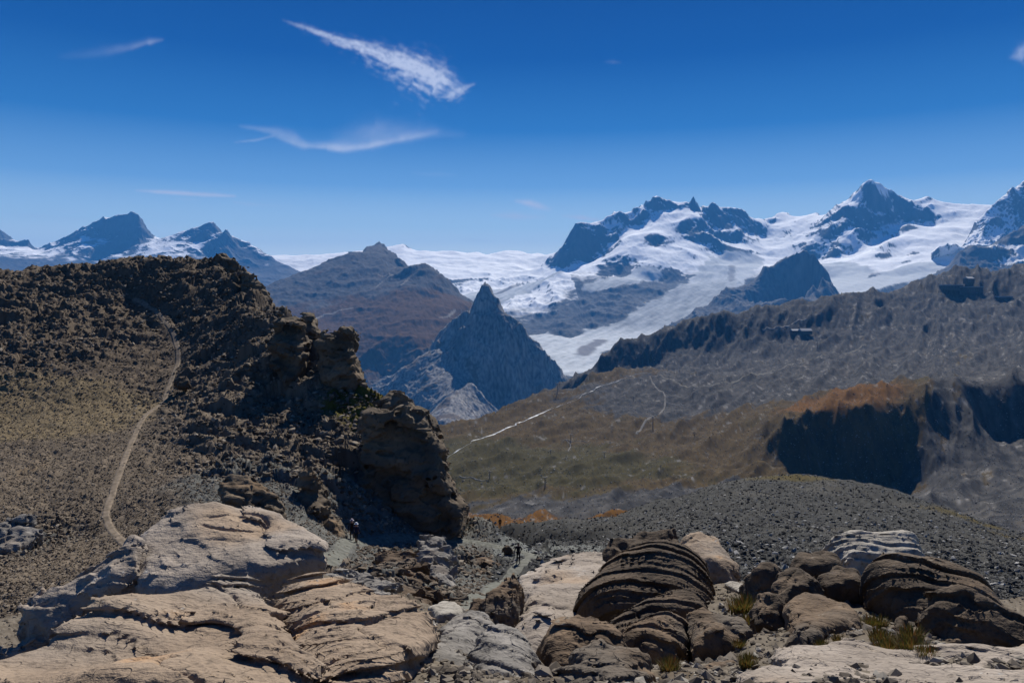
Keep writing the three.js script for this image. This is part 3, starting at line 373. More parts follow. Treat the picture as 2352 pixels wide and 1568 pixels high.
const nearBase = surface([[-200, 1620, 6], [0, 1625, 6.2], [600, 1640, 6.2], [1200, 1640, 6.3], [1800, 1610, 6.8], [2352, 1590, 7.2], [2600, 1580, 7.4], [1900, 1482, 10], [2100, 1450, 11.5], [1720, 1410, 14], [1660, 1345, 19], [1990, 1345, 17], [2352, 1530, 11], [2250, 1500, 12], [2352, 1420, 30], [2200, 1420, 22], [2000, 1330, 25], [1500, 1540, 11], [1300, 1540, 13], [1550, 1450, 15], [1400, 1460, 17], [1500, 1360, 24], [1300, 1375, 26], [1100, 1500, 11], [1000, 1440, 17], [900, 1450, 15], [600, 1500, 14], [300, 1590, 12.5], [0, 1680, 11], [640, 1420, 20], [780, 1430, 20], [300, 1440, 20], [0, 1520, 20], [450, 1540, 13], [-150, 1560, 14],
  [800, 1392, 28], [850, 1350, 40], [800, 1310, 50], [900, 1330, 46], [960, 1390, 33], [1000, 1300, 62], [1040, 1330, 58], [1000, 1385, 42], [920, 1280, 62], [1090, 1290, 67], [1120, 1300, 69], [550, 1290, 34], [550, 1215, 50], [620, 1200, 58], [0, 1450, 36], [150, 1400, 40], [-150, 1480, 36],
  [-150, 1300, 55], [0, 1300, 54], [130, 1250, 60], [0, 1100, 74], [130, 1080, 77], [-150, 1100, 74], [450, 1100, 72], [560, 1130, 66], [0, 950, 97], [150, 945, 98], [-150, 960, 96], [0, 890, 104], [-150, 890, 104], [200, 880, 106], [0, 800, 117], [-150, 790, 117], [150, 790, 118], [260, 790, 122], [150, 705, 136], [0, 700, 134], [-150, 690, 134], [0, 622, 152], [-150, 630, 150], [90, 616, 153], [150, 612, 154], [220, 604, 155], [290, 592, 156], [340, 588, 155], [400, 590, 157], [450, 600, 157], [490, 598, 156], [482, 612, 151], [440, 612, 151], [400, 612, 150], [512, 614, 150], [545, 642, 146], [482, 650, 144], [430, 650, 143], [350, 640, 146], [450, 690, 137], [520, 700, 132], [480, 800, 118], [560, 800, 113],
  [600, 900, 100], [500, 960, 92], [480, 1030, 83], [600, 1030, 84], [650, 1080, 78], [700, 950, 95], [760, 1000, 88], [720, 1130, 70], [780, 1120, 74], [800, 1200, 71], [840, 1150, 75], [640, 1150, 66], [900, 1000, 90], [860, 930, 96], [700, 850, 105], [640, 780, 113], [1100, 1200, 82], [1090, 1185, 84], [1150, 1222, 82], [1200, 1250, 80], [1148, 1212, 135],
  [1230, 1268, 84], [1300, 1262, 88], [1280, 1285, 77], [1400, 1236, 98], [1400, 1290, 55], [1600, 1260, 62], [1600, 1195, 102], [1780, 1190, 98], [1780, 1250, 66], [2000, 1250, 70], [2200, 1300, 58], [2352, 1300, 62], [2352, 1360, 44], [2500, 1330, 60], [1232, 1250, 92], [1320, 1225, 118], [1400, 1200, 130], [1500, 1162, 142], [1600, 1128, 155], [1700, 1100, 165], [1780, 1090, 168], [1860, 1094, 170], [1950, 1110, 168], [2050, 1140, 158], [2150, 1160, 148], [2250, 1200, 132], [2352, 1243, 114], [2500, 1280, 105]].concat(hillTrail, mainTrail, cliffLine), 1.2,
  behind(cliffLine, 9, 13).concat(behind(cliffLine, 26, 40), behind([[-150, 630, 150], [0, 622, 152], [150, 612, 154], [290, 592, 156], [400, 590, 157], [470, 598, 156]], 25, 9), behind([[1232, 1250, 92], [1400, 1200, 130], [1600, 1128, 155], [1780, 1090, 168], [1950, 1110, 168], [2150, 1160, 148], [2352, 1243, 114], [2500, 1280, 105]], 30, 9), behind([[1232, 1250, 92], [1400, 1200, 130], [1600, 1128, 155], [1780, 1090, 168], [1950, 1110, 168], [2150, 1160, 148], [2352, 1243, 114]], 80, 45), behind([[1150, 1222, 82], [1200, 1250, 80]], 20, 14)));
const roughSpots = spots([[-60, 135, 30, .45], [60, 140, 30, .45], [200, 140, 24, .42], [330, 146, 22, .45], [450, 146, 18, .5], [540, 138, 14, .9], [610, 118, 14, 1.3], [680, 108, 13, 1.4], [740, 100, 11, 1.3], [780, 92, 10, 1.2], [690, 88, 11, 1.0], [600, 98, 13, .8], [540, 108, 13, .7], [760, 80, 8, 1.0], [700, 74, 6, .8], [820, 82, 8, 1.1], [900, 88, 8, 1.2], [980, 88, 7, 1.2], [1040, 84, 5, 1.1], [950, 64, 5, .9], [1020, 64, 5, 1.0], [1090, 70, 5, .8], [880, 52, 6, .9], [930, 44, 6, .9], [980, 36, 4, .8], [820, 40, 5, .7], [480, 88, 6, .5], [500, 78, 5, .6], [560, 74, 5, .6], [0, 60, 5, .7], [60, 62, 4, .6], [-40, 110, 14, .5], [100, 118, 14, .5]]);
const dHill = lineDist(hillTrail.map((q) => [q[0], q[2]])), dMain = lineDist(mainTrail.map((q) => [q[0], q[2]]));
const nearDetail = (x, z) => {
  const R = Math.min(1, roughSpots(x, z)), k = Math.min(ss(0.5, 1.8, dHill(x, z)), ss(0.9, 2.4, dMain(x, z))), d = -z, f = ss(16, 44, d), wx = x + 0.8 * n2(x / 3, z / 3), wz = z + 0.8 * n2(x / 3 + 9, z / 3);
  let h = 0;
  if (R > 0.05) h += R * (slabs(wx / 6.5, wz / 5, -0.15, 0.3, 0.9, .1) * 1.35 * ss(0.35, 0.9, R) + slabs(wx / 2.3 + 5, wz / 1.5, -0.1, 0.35, 1.0, .12) * 0.75 + slabs(wx / 0.9, wz / 0.6, 0, 0.3, 1.1, .15) * 0.42);
  h += f * (0.30 * fbm2(x / 5, z / 5, 3) + 0.15 * slabs(wx / 0.8, wz / 0.5, 0, 0.3, 1) + 0.05 * fbm2(x / 0.6, z / 0.6, 2)) + (1 - f) * (0.10 * fbm2(x / 1.2, z / 1.2, 4));
  if (x > 4 && d > 50) h += 0.9 * fbm2(x / 16, z / 22, 3);
  return h * k;
};
const nearH = (x, z) => nearBase(x, z) + nearDetail(x, z);
const nearOnly = (x, z, h) => nearDetail(x, z);
const goldSpots = spots([[60, 97, 12, 1], [150, 97, 12, 1], [230, 95, 8, .6], [-60, 98, 12, .8]]), mossSpots = spots([[860, 99, 7, 1.2], [900, 97, 6, 1.0], [850, 92, 4, .6], [800, 96, 3, .4]]), greySpots = spots([[560, 70, 8, 1], [600, 78, 6, .9], [640, 66, 6, .8], [1000, 62, 10, 1.2], [1080, 66, 10, 1.2], [930, 75, 8, .7], [1150, 80, 12, 1.2], [30, 60, 6, .8], [820, 62, 8, 1], [1040, 48, 10, 1.2], [1000, 76, 8, 1]]), hillShadeSpots = spots([[60, 138, 40, 1], [250, 142, 40, 1], [420, 138, 26, .8], [-100, 135, 40, 1]]);
const hillColor = (x, y, z, s) => {
  const n = fbm2(x / 9, z / 9, 4), nf = fbm2(x / 0.8, z / 0.8, 3), v = clamp(0.5 + nf * 0.55 + n * 0.15);
  let c = mix3([0.070, 0.055, 0.040], [0.178, 0.142, 0.104], v);
  c = mix3(c, mix3([0.056, 0.044, 0.033], [0.145, 0.113, 0.082], v), ss(0.15, 0.7, hillShadeSpots(x, z) + n * 0.25));  // upper hill darkened in its colour, standing in for grazing shade
  c = mix3(c, mix3([0.055, 0.055, 0.050], [0.14, 0.137, 0.122], v), ss(0.25, 0.7, greySpots(x, z) + n * 0.3));
  c = mix3(c, mix3([0.115, 0.086, 0.045], [0.19, 0.148, 0.088], v), ss(0.3, 0.8, goldSpots(x, z) + n * 0.45) * 0.75);
  c = mix3(c, mix3([0.045, 0.047, 0.008], [0.10, 0.080, 0.018], v), ss(0.35, 0.6, mossSpots(x, z) + nf * 0.3));
  c = mix3(c, [0.09, 0.050, 0.024], ss(0.45, 0.8, nf * 0.4 + n * 0.5) * 0.5);
  return c;
};
const moraineColor = (x, y, z, s) => {
  const n = fbm2(x / 14, z / 14, 4), nf = fbm2(x / 0.9, z / 0.9, 3), v = clamp(0.5 + nf * 0.6);
  let c = mix3([0.024, 0.024, 0.023], [0.070, 0.069, 0.064], v);
  c = mix3(c, [0.085, 0.079, 0.067], ss(0.1, 0.7, n) * 0.45);
  const g = ss(0.5, 0.9, mor(x, z) + n * 0.4); c = mix3(c, mix3([0.055, 0.045, 0.014], [0.095, 0.07, 0.026], v), g * 0.8);
  c = mix3(c, mix3([0.085, 0.088, 0.080], [0.155, 0.158, 0.146], v), ss(0.4, 0.8, pale(x, z) + n * 0.2));
  return c;
};
const mor = spots([[1800, 168, 14, .9], [2000, 165, 12, .6], [2230, 134, 10, 1.1], [2330, 116, 9, 1.0], [2150, 150, 8, .7]]), pale = spots([[1260, 80, 6, 1.3], [1300, 84, 5, 1.2], [1225, 74, 6, 1]]);
const soilColor = (x, y, z, s) => { const n = fbm2(x / 2.2, z / 2.2, 4), nf = fbm2(x / 0.12, z / 0.12, 3), v = clamp(0.5 + nf * 0.6); let c = mix3([0.07, 0.057, 0.042], [0.18, 0.152, 0.117], v); return mix3(c, [0.075, 0.055, 0.036], ss(0.1, 0.6, n) * 0.6); };
const hillT = terrain({ px: [-130, 1134], nc: 500, d: [39.6, 188], nr: 420, base: nearBase, detail: nearOnly, color: hillColor });
const morT = terrain({ px: [1130, 2490], nc: 330, d: [39.6, 300], nr: 170, base: nearBase, detail: nearOnly, color: moraineColor });
const soilT = terrain({ px: [-160, 2500], nc: 430, d: [4.6, 40], nr: 170, base: nearBase, detail: nearOnly, color: soilColor });
sheet('hillside', hillT, 0, 499, earth, 'brown rocky hillside rising on the left to a cliff edge');
sheet('gravel_slope', morT, 0, 329, earth, 'dark rounded gravel shoulder below the boulders on the right');
sheet('ground', soilT, 0, 429, earth, 'stony soil between the foreground boulders');
// trails laid on the land
function ribbon(name, label, line, halfOf, H, lift, color, material, stepM, across = 7) {
  const c = new THREE.CatmullRomCurve3(line.map((q) => { const v = P(...q); v.y = 0; return v; })), n = Math.ceil(c.getLength() / stepM), pos = [], col = [], idx = [];
  for (let i = 0; i <= n; i++) {
    const p = c.getPointAt(i / n), t = c.getTangentAt(i / n), h = halfOf(i / n);
    for (let j = 0; j < across; j++) {
      const o = (j / (across - 1) * 2 - 1), w = h * (1 + 0.35 * n2(i * stepM / (h * 3) + o * 3, 3.3) + 0.25 * n2(i * stepM / (h * 0.8) + o * 7, 8.3)), x = p.x - t.z * o * w, z = p.z + t.x * o * w, e = Math.abs(o) > 0.95 ? -1.5 * lift : lift;
      pos.push(x, H(x, z) + e, z); const k = color(x, z); col.push(...k);
      if (i < n && j < across - 1) { const a = i * across + j; idx.push(a, a + 1, a + across, a + 1, a + across + 1, a + across); }
    }
  }
  const g = new THREE.BufferGeometry(); g.setAttribute('position', new THREE.Float32BufferAttribute(pos, 3)); g.setAttribute('color', new THREE.Float32BufferAttribute(col, 3)); g.setIndex(idx); g.computeVertexNormals();
  if (g.attributes.normal.getY(Math.floor(across / 2)) < 0) { for (let i = 0; i < idx.length; i += 3) [idx[i], idx[i + 1]] = [idx[i + 1], idx[i]]; g.setIndex(idx); g.computeVertexNormals(); }
  const m = shadowed(new THREE.Mesh(g, material)); m.name = numbered(name); scene.add(structure(m, label)); return m;
}
const dust = (a, b, L) => (x, z) => mix3(a, b, clamp(0.5 + 0.7 * fbm2(x / L, z / L, 3)));
ribbon('path', 'narrow footpath winding up the brown hillside', hillTrail, (t) => mix(0.38, 0.48, t), nearH, 0.06, dust([0.11, 0.088, 0.064], [0.25, 0.20, 0.15], 0.5), earth, 0.25);
ribbon('path', 'stony hiking trail curving below the dark rock wall', mainTrail, (t) => mix(0.75, 0.75, t), nearH, 0.05, dust([0.075, 0.075, 0.062], [0.175, 0.173, 0.148], 0.4), earth, 0.2);


// ---------------------------------------------------------------- things on the middle slope
const midH = (x, z) => { const h = midBase(x, z), e = 3, gx = (midBase(x + e, z) - h) / e, gz = (midBase(x, z + e) - h) / e; return h + midDetail(x, z, h, Math.hypot(gx, gz)); };
function hit(px, py, H, d0, d1, steps = 400) { // where the line of sight first meets the land H
  const tx = (px - CX) / FL, ty = (HY - py) / FL; let a = d0;
  for (let i = 1; i <= steps; i++) { const d = d0 * Math.pow(d1 / d0, i / steps); if (ty * d < H(tx * d, -d)) { let lo = a, hi = d; for (let k = 0; k < 18; k++) { const m = (lo + hi) / 2; if (ty * m < H(tx * m, -m)) hi = m; else lo = m; } return hi; } a = d; }
  return d1;
}
const onMid = (l) => l.map((q) => [q[0], q[1], hit(q[0], q[1], midBase, 300, 3300)]);
const onNear = (px, py, d0 = 5, d1 = 180) => { const d = hit(px, py, nearH, d0, d1), x = (px - CX) / FL * d; return new THREE.Vector3(x, nearH(x, -d), -d); };
ribbon('stream', 'white mountain stream running down the grassy slope', streamPath, (t) => 0.25 + 2.5 * Math.max(0.0, 0.6 - 0.55 * t + 0.8 * n2(t * 9, 4.4) + 0.7 * n2(t * 47, 1.4)), midH, 0.35, dust([0.05, 0.052, 0.052], [0.36, 0.37, 0.385], 9), new THREE.MeshStandardMaterial({ vertexColors: true, roughness: 0.35, name: 'white_water' }), 3, 5);
const track = dust([0.12, 0.112, 0.10], [0.175, 0.165, 0.15], 6);
ribbon('road', 'pale gravel road bending below the lift pylons', onMid([[1487, 864], [1503, 883], [1525, 899], [1528, 915], [1519, 937], [1484, 965], [1462, 988]]), () => 2.6, midH, 0.7, track, earth, 4, 5);
ribbon('road', 'short gravel spur branching from the bending road', onMid([[1530, 914], [1555, 920], [1578, 925]]), () => 2.0, midH, 0.7, track, earth, 4, 5);
ribbon('road', 'thin track crossing the grass below the stream', onMid([[1292, 1001], [1320, 1003], [1350, 1004]]), () => 1.5, midH, 0.6, track, earth, 4, 5);
ribbon('road', 'hooked end of the thin track on the grass', onMid([[1296, 1001], [1309, 1006], [1303, 1028]]), () => 1.3, midH, 0.6, track, earth, 3, 5);
ribbon('road', 'bright straight road along the foot of the dark ridge', onMid([[1752, 758], [1800, 748], [1852, 737]]), () => 4, midH, 1.2, dust([0.2, 0.18, 0.165], [0.26, 0.235, 0.21], 8), earth, 8, 5);
ribbon('road', 'gravel road descending right from the lift buildings', onMid([[2266, 667], [2300, 678], [2330, 688], [2370, 700]]), () => 5, midH, 1.2, track, earth, 8, 5);
ribbon('road', 'wide ski track running down from the lift buildings', onMid([[1990, 790], [1900, 815], [1800, 845], [1700, 870], [1620, 890], [1560, 880], [1500, 864]]), () => 6, midH, 0.5, dust([0.085, 0.08, 0.07], [0.15, 0.14, 0.12], 12), earth, 10, 5);
ribbon('path', 'faint footpath in the green valley bottom', onMid([[1055, 1087], [1085, 1088], [1118, 1092]]), () => 1.2, midH, 0.5, track, earth, 3, 5);
const box = (w, h, d, x, y, z) => { const g = new THREE.BoxGeometry(w, h, d); g.translate(x, y, z); return g; };
const mats = { steel: new THREE.MeshStandardMaterial({ color: new THREE.Color(0.05, 0.05, 0.055), roughness: 0.6 }), wallDark: new THREE.MeshStandardMaterial({ color: new THREE.Color(0.05, 0.045, 0.045), roughness: 0.9 }), wallRed: new THREE.MeshStandardMaterial({ color: new THREE.Color(0.085, 0.035, 0.028), roughness: 0.9 }), wallPale: new THREE.MeshStandardMaterial({ color: new THREE.Color(0.42, 0.40, 0.37), roughness: 0.9 }), roof: new THREE.MeshStandardMaterial({ color: new THREE.Color(0.24, 0.24, 0.25), roughness: 0.8 }), glass: new THREE.MeshStandardMaterial({ color: new THREE.Color(0.03, 0.04, 0.05), roughness: 0.15 }) };
const partOf = (name, g, m, parent) => { const o = shadowed(new THREE.Mesh(g, m)); o.name = name; parent.add(o); return o; };
const group = (name, p, turn = 0) => { const o = new THREE.Group(); o.name = numbered(name); o.position.copy(p); o.rotation.y = turn; scene.add(o); return o; };
// lift pylons
{
  const put = (px, py, hp, label) => {
    const d = hit(px, py, midBase, 300, 3300), x = (px - CX) / FL * d, h = hp / FL * d, o = group('lift_pylon', new THREE.Vector3(x, midH(x, -d) - 0.3, -d), 0.3), w = Math.max(0.55, h * 0.035);
    const post = new THREE.CylinderGeometry(w * 0.7, w, h, 8); post.translate(0, h / 2, 0);
    partOf('post', post, mats.steel, o); partOf('crossarm', box(h * 0.36, w * 1.1, w * 1.1, 0, h - w * 1.2, 0), mats.steel, o);
    for (const sx of [-1, 1]) partOf('wheel_train', box(w, w * 0.9, h * 0.2, sx * h * 0.17, h - w * 0.1, 0), mats.steel, o);
    tag(o, label, 'lift pylon', 'lift pylons on the middle slope');
  };
  for (const [a, b, c, l] of [[1528, 848, 16, 'leftmost of three lift pylons above the pale bending road'], [1549, 855, 15, 'middle one of three lift pylons above the pale bending road'], [1562, 855, 16, 'right one of three lift pylons above the pale bending road'], [1455, 912, 13, 'lift pylon between the stream and the pale bending road'], [1592, 915, 13, 'lift pylon right of the short gravel spur'], [1500, 985, 32, 'tall lift pylon at the lower end of the bending road'], [1311, 1005, 22, 'lift pylon beside the hooked thin track'], [1265, 1033, 12, 'small lift pylon below the hooked thin track'], [1388, 1055, 17, 'lift pylon on the brown grass in mid slope'], [1125, 1090, 17, 'lift pylon at the faint path in the green valley bottom'], [1252, 1132, 27, 'lowest lift pylon above the grey scree'], [1280, 903, 26, 'lift pylon on the left brow of the grassy slope'], [1878, 805, 20, 'lift pylon below the red-brown lift hut'], [1958, 762, 12, 'lift pylon right of the red-brown lift hut'], [1795, 781, 10, 'lift pylon left of the red-brown lift hut'], [1757, 826, 11, 'lift pylon on the wide ski track'], [1677, 874, 12, 'lift pylon at the lower bend of the ski track'], [1788, 806, 8, 'small lift pylon above the wide ski track'], [2020, 733, 11, 'lift pylon below the dark lift buildings']]) put(a, b, c, l);
}
// buildings on the slope and on the far hill
function building(name, label, px, py, wpx, hpx, d, H, { wall, roofK = 0.22, depth = 0.6, win = 5, turn = 0.15, sink = 0.25, gable = true, group: g } = {}) {
  d = d ?? hit(px, py, midBase, 300, 3300); const x = (px - CX) / FL * d, w = wpx / FL * d, h = hpx / FL * d, dp = w * depth, o = group(name, new THREE.Vector3(x, H ? H(x, -d) : (HY - py) / FL * d, -d), turn), rh = h * roofK;
  const hw = h - rh; partOf('wall', box(w, hw * (1 + sink), dp, 0, hw / 2 - hw * sink / 2, 0), wall, o);
  if (gable) { const s = new THREE.Shape([new THREE.Vector2(-dp * 0.56, 0), new THREE.Vector2(dp * 0.56, 0), new THREE.Vector2(0, rh)]); const e = new THREE.ExtrudeGeometry(s, { depth: w * 1.06, bevelEnabled: false }); e.rotateY(Math.PI / 2); e.translate(-w * 0.53, hw, 0); partOf('roof', e, mats.roof, o); } else partOf('roof', box(w * 1.06, rh, dp * 1.08, 0, hw + rh / 2, 0), mats.roof, o);
  for (let k = 0; k < win; k++) partOf('window', box(w / win * 0.55, hw * 0.3, 0.2, (k + 0.5) / win * w - w / 2, hw * 0.55, dp / 2 + 0.05), mats.glass, o);
  tag(o, label, 'building', g); return o;
}
building('lift_building', 'long dark lift station building on the ridge near the right edge', 2232, 667, 40, 15, null, midH, { wall: mats.wallDark, gable: false, roofK: 0.12, win: 7 });
building('lift_building', 'low dark building beside the long lift station', 2186, 665, 42, 11, null, midH, { wall: mats.wallDark, gable: false, roofK: 0.15, win: 6, turn: -0.1 });
building('lift_building', 'small tower block on top of the lift station', 2226, 655, 16, 14, null, midH, { wall: mats.wallDark, roofK: 0.3, win: 2, depth: 1 });
building('lift_building', 'flat curved-roof shed right of the lift station', 2302, 677, 36, 9, null, midH, { wall: mats.wallDark, gable: false, roofK: 0.3, win: 4, turn: 0.1 });
building('lift_hut', 'red-brown lift hut with long roof at the top of the ski track', 1828, 767, 22, 11, null, midH, { wall: mats.wallRed, roofK: 0.3, win: 4 });
building('lift_hut', 'long grey-roofed garage attached right of the red-brown hut', 1850, 766, 26, 12, null, midH, { wall: mats.wallDark, roofK: 0.45, win: 5 });
for (const [px, py, w, h, d, l, o] of [[806, 586, 12, 8, 8200, 'summit station with overhanging flat roof on the left far peak', { wall: mats.wallDark, gable: false, roofK: 0.4, win: 3, depth: 0.5 }], [972, 612, 11, 6, 7300, 'summit hotel with two turrets on the right far peak', { wall: mats.wallDark, roofK: 0.35, win: 4 }], [974, 694, 9, 4, 6550, 'white mountain hotel on the far brown plateau', { wall: mats.wallPale, win: 4 }], [953, 697, 6, 3.5, 6550, 'small white house left of the far mountain hotel', { wall: mats.wallPale, win: 2 }], [985, 697, 8, 3, 6500, 'long low house right of the far mountain hotel', { wall: mats.wallPale, win: 3 }], [1006, 734, 9, 4, 6000, 'pale station building at the edge of the far plateau', { wall: mats.wallPale, win: 3 }]])
  building('mountain_building', l, px, py, w, h, d, null, { ...o, sink: 2.2, group: 'buildings on the far brown hill' });

// ---------------------------------------------------------------- rocks: solids grown from an outline, cut by layers and cracks
function netMesh(F, nx, ny, nz, lo, cell) { // surface where F = 0, F < 0 inside
  const id = new Int32Array(nx * ny * nz).fill(-1), pos = [], idx = [], sx = 1, sy = nx, sz = nx * ny;
  const off = [0, sx, sy, sx + sy, sz, sx + sz, sy + sz, sx + sy + sz], E = [[0, 1], [2, 3], [4, 5], [6, 7], [0, 2], [1, 3], [4, 6], [5, 7], [0, 4], [1, 5], [2, 6], [3, 7]];
  for (let k = 0; k < nz - 1; k++) for (let j = 0; j < ny - 1; j++) for (let i = 0; i < nx - 1; i++) {
    const o = i + j * sy + k * sz; let m = 0; for (let c = 0; c < 8; c++) if (F[o + off[c]] < 0) m |= 1 << c;
    if (m === 0 || m === 255) continue;
    let x = 0, y = 0, z = 0, n = 0;
    for (const [a, b] of E) { const p = (m >> a) & 1, q = (m >> b) & 1; if (p === q) continue; const fa = F[o + off[a]], fb = F[o + off[b]], t = fa / (fa - fb); x += (a & 1) + ((b & 1) - (a & 1)) * t; y += ((a >> 1) & 1) + (((b >> 1) & 1) - ((a >> 1) & 1)) * t; z += (a >> 2) + ((b >> 2) - (a >> 2)) * t; n++; }
    id[o] = pos.length / 3; pos.push(lo[0] + (i + x / n) * cell, lo[1] + (j + y / n) * cell, lo[2] + (k + z / n) * cell);
  }
  for (let k = 1; k < nz - 1; k++) for (let j = 1; j < ny - 1; j++) for (let i = 1; i < nx - 1; i++) {
    const o = i + j * sy + k * sz, f = F[o] < 0;
    if (f !== F[o + sx] < 0) { const a = id[o], b = id[o - sy], c = id[o - sy - sz], d = id[o - sz]; if (f) idx.push(a, c, b, a, d, c); else idx.push(a, b, c, a, c, d); }
    if (f !== F[o + sy] < 0) { const a = id[o], b = id[o - sz], c = id[o - sx - sz], d = id[o - sx]; if (f) idx.push(a, c, b, a, d, c); else idx.push(a, b, c, a, c, d); }
    if (f !== F[o + sz] < 0) { const a = id[o], b = id[o - sx], c = id[o - sx - sy], d = id[o - sy]; if (f) idx.push(a, c, b, a, d, c); else idx.push(a, b, c, a, c, d); }
  }
  return { pos, idx };
}
const rockBump = (() => { // small grain that repeats without a seam
  const S = 512, d = new Uint8Array(S * S * 4), per = (x, y, p, s) => { const xi = Math.floor(x), yi = Math.floor(y), u = fade(x - xi), v = fade(y - yi), g = (i, j) => H2(((i % p) + p) % p + s * 31, ((j % p) + p) % p + s * 17); return mix(mix(g(xi, yi), g(xi + 1, yi), u), mix(g(xi, yi + 1), g(xi + 1, yi + 1), u), v); };
  for (let y = 0; y < S; y++) for (let x = 0; x < S; x++) { let h = 0, a = 0.5; for (let o = 0; o < 5; o++) { const p = 12 << o; h += a * per(x / S * p, y / S * p, p, o); a *= 0.62; } const c = Math.abs(per(x / S * 5, y / S * 5, 5, 9) - 0.5); h = 0.85 * h / 1.2 + 0.15 * per(x / S * 9, y / S * 36, 36 * 9, 5) - 0.3 * ss(0.035, 0, c); const q = (y * S + x) * 4; d[q] = d[q + 1] = d[q + 2] = 255 * clamp(h * 0.8 + 0.1); d[q + 3] = 255; }
  const t = new THREE.DataTexture(d, S, S); t.wrapS = t.wrapT = THREE.RepeatWrapping; t.magFilter = THREE.LinearFilter; t.minFilter = THREE.LinearMipmapLinearFilter; t.needsUpdate = true; return t;
})();
const stoneMat = new THREE.MeshPhysicalMaterial({ vertexColors: true, roughness: 0.92, specularIntensity: 0.25, bumpMap: rockBump, bumpScale: 0.045, name: 'stone' });
const palettes = {
  beige: (n, f, g) => { let c = mix3([0.20, 0.165, 0.132], [0.31, 0.262, 0.215], clamp(0.5 + n * 0.6)); c = mix3(c, [0.30, 0.205, 0.125], ss(0.3, 0.7, g) * 0.6); c = mix3(c, [0.075, 0.062, 0.05], ss(0.3, 0.65, f) * 0.5); return mix3(c, [0.36, 0.34, 0.31], ss(0.62, 0.7, f * 0.6 + n * 0.5)); },
  tan: (n, f, g) => { let c = mix3([0.178, 0.130, 0.090], [0.30, 0.228, 0.162], clamp(0.5 + n * 0.6)); c = mix3(c, [0.225, 0.192, 0.158], ss(-0.1, 0.5, g)); c = mix3(c, [0.35, 0.20, 0.095], ss(0.35, 0.75, n - g * 0.4) * 0.6); c = mix3(c, [0.062, 0.048, 0.036], ss(0.25, 0.6, f) * 0.55); return mix3(c, [0.33, 0.31, 0.28], ss(0.62, 0.7, f * 0.6 + n * 0.5)); },
  grey: (n, f, g) => { let c = mix3([0.115, 0.105, 0.093], [0.25, 0.228, 0.20], clamp(0.5 + n * 0.6)); c = mix3(c, [0.05, 0.045, 0.04], ss(0.2, 0.6, f) * 0.5); return mix3(c, [0.19, 0.13, 0.08], ss(0.3, 0.7, g) * 0.4); },
  dark: (n, f, g) => { let c = mix3([0.044, 0.032, 0.022], [0.105, 0.077, 0.052], clamp(0.5 + n * 0.6)); c = mix3(c, [0.15, 0.104, 0.066], ss(0.1, 0.6, g) * 0.7); c = mix3(c, [0.024, 0.019, 0.015], ss(0.2, 0.6, f) * 0.5); return mix3(c, [0.20, 0.175, 0.14], ss(0.66, 0.74, f * 0.6 + n * 0.5)); },
  brown: (n, f, g) => { let c = mix3([0.062, 0.042, 0.026], [0.165, 0.114, 0.072], clamp(0.5 + n * 0.6)); c = mix3(c, [0.10, 0.088, 0.072], ss(0, 0.5, g) * 0.7); c = mix3(c, [0.03, 0.023, 0.017], ss(0.2, 0.6, f) * 0.5); return mix3(c, [0.20, 0.17, 0.13], ss(0.62, 0.72, f * 0.6 + n * 0.5)); },
  cliff: (n, f, g) => { let c = mix3([0.062, 0.047, 0.032], [0.185, 0.138, 0.090], clamp(0.5 + n * 0.6)); c = mix3(c, [0.215, 0.132, 0.068], ss(0.15, 0.6, g) * 0.6); return mix3(c, [0.022, 0.019, 0.016], ss(0.2, 0.6, f) * 0.5); },
  pale: (n, f, g) => { let c = mix3([0.20, 0.18, 0.15], [0.34, 0.31, 0.265], clamp(0.5 + n * 0.6)); return mix3(c, [0.08, 0.066, 0.052], ss(0.25, 0.6, f) * 0.5); },
};
function blocks(x, y, z) { // stepped value of the nearest of scattered block centres
  const xi = Math.floor(x), yi = Math.floor(y), zi = Math.floor(z); let best = 9, v = 0;
  for (let i = xi - 1; i <= xi + 1; i++) for (let j = yi - 1; j <= yi + 1; j++) for (let k = zi - 1; k <= zi + 1; k++) { const h = PERM[(PERM[(PERM[i & 255] + j) & 255] + k) & 255], dx = i + 0.1 + 0.8 * RV[h] - x, dy = j + 0.1 + 0.8 * RV[(h + 85) & 255] - y, dz = k + 0.1 + 0.8 * RV[(h + 171) & 255] - z, d = Math.abs(dx) + Math.abs(dy) + Math.abs(dz); if (d < best) { best = d; v = RV[(h + 33) & 255] - 0.5; } }
  return v;
}
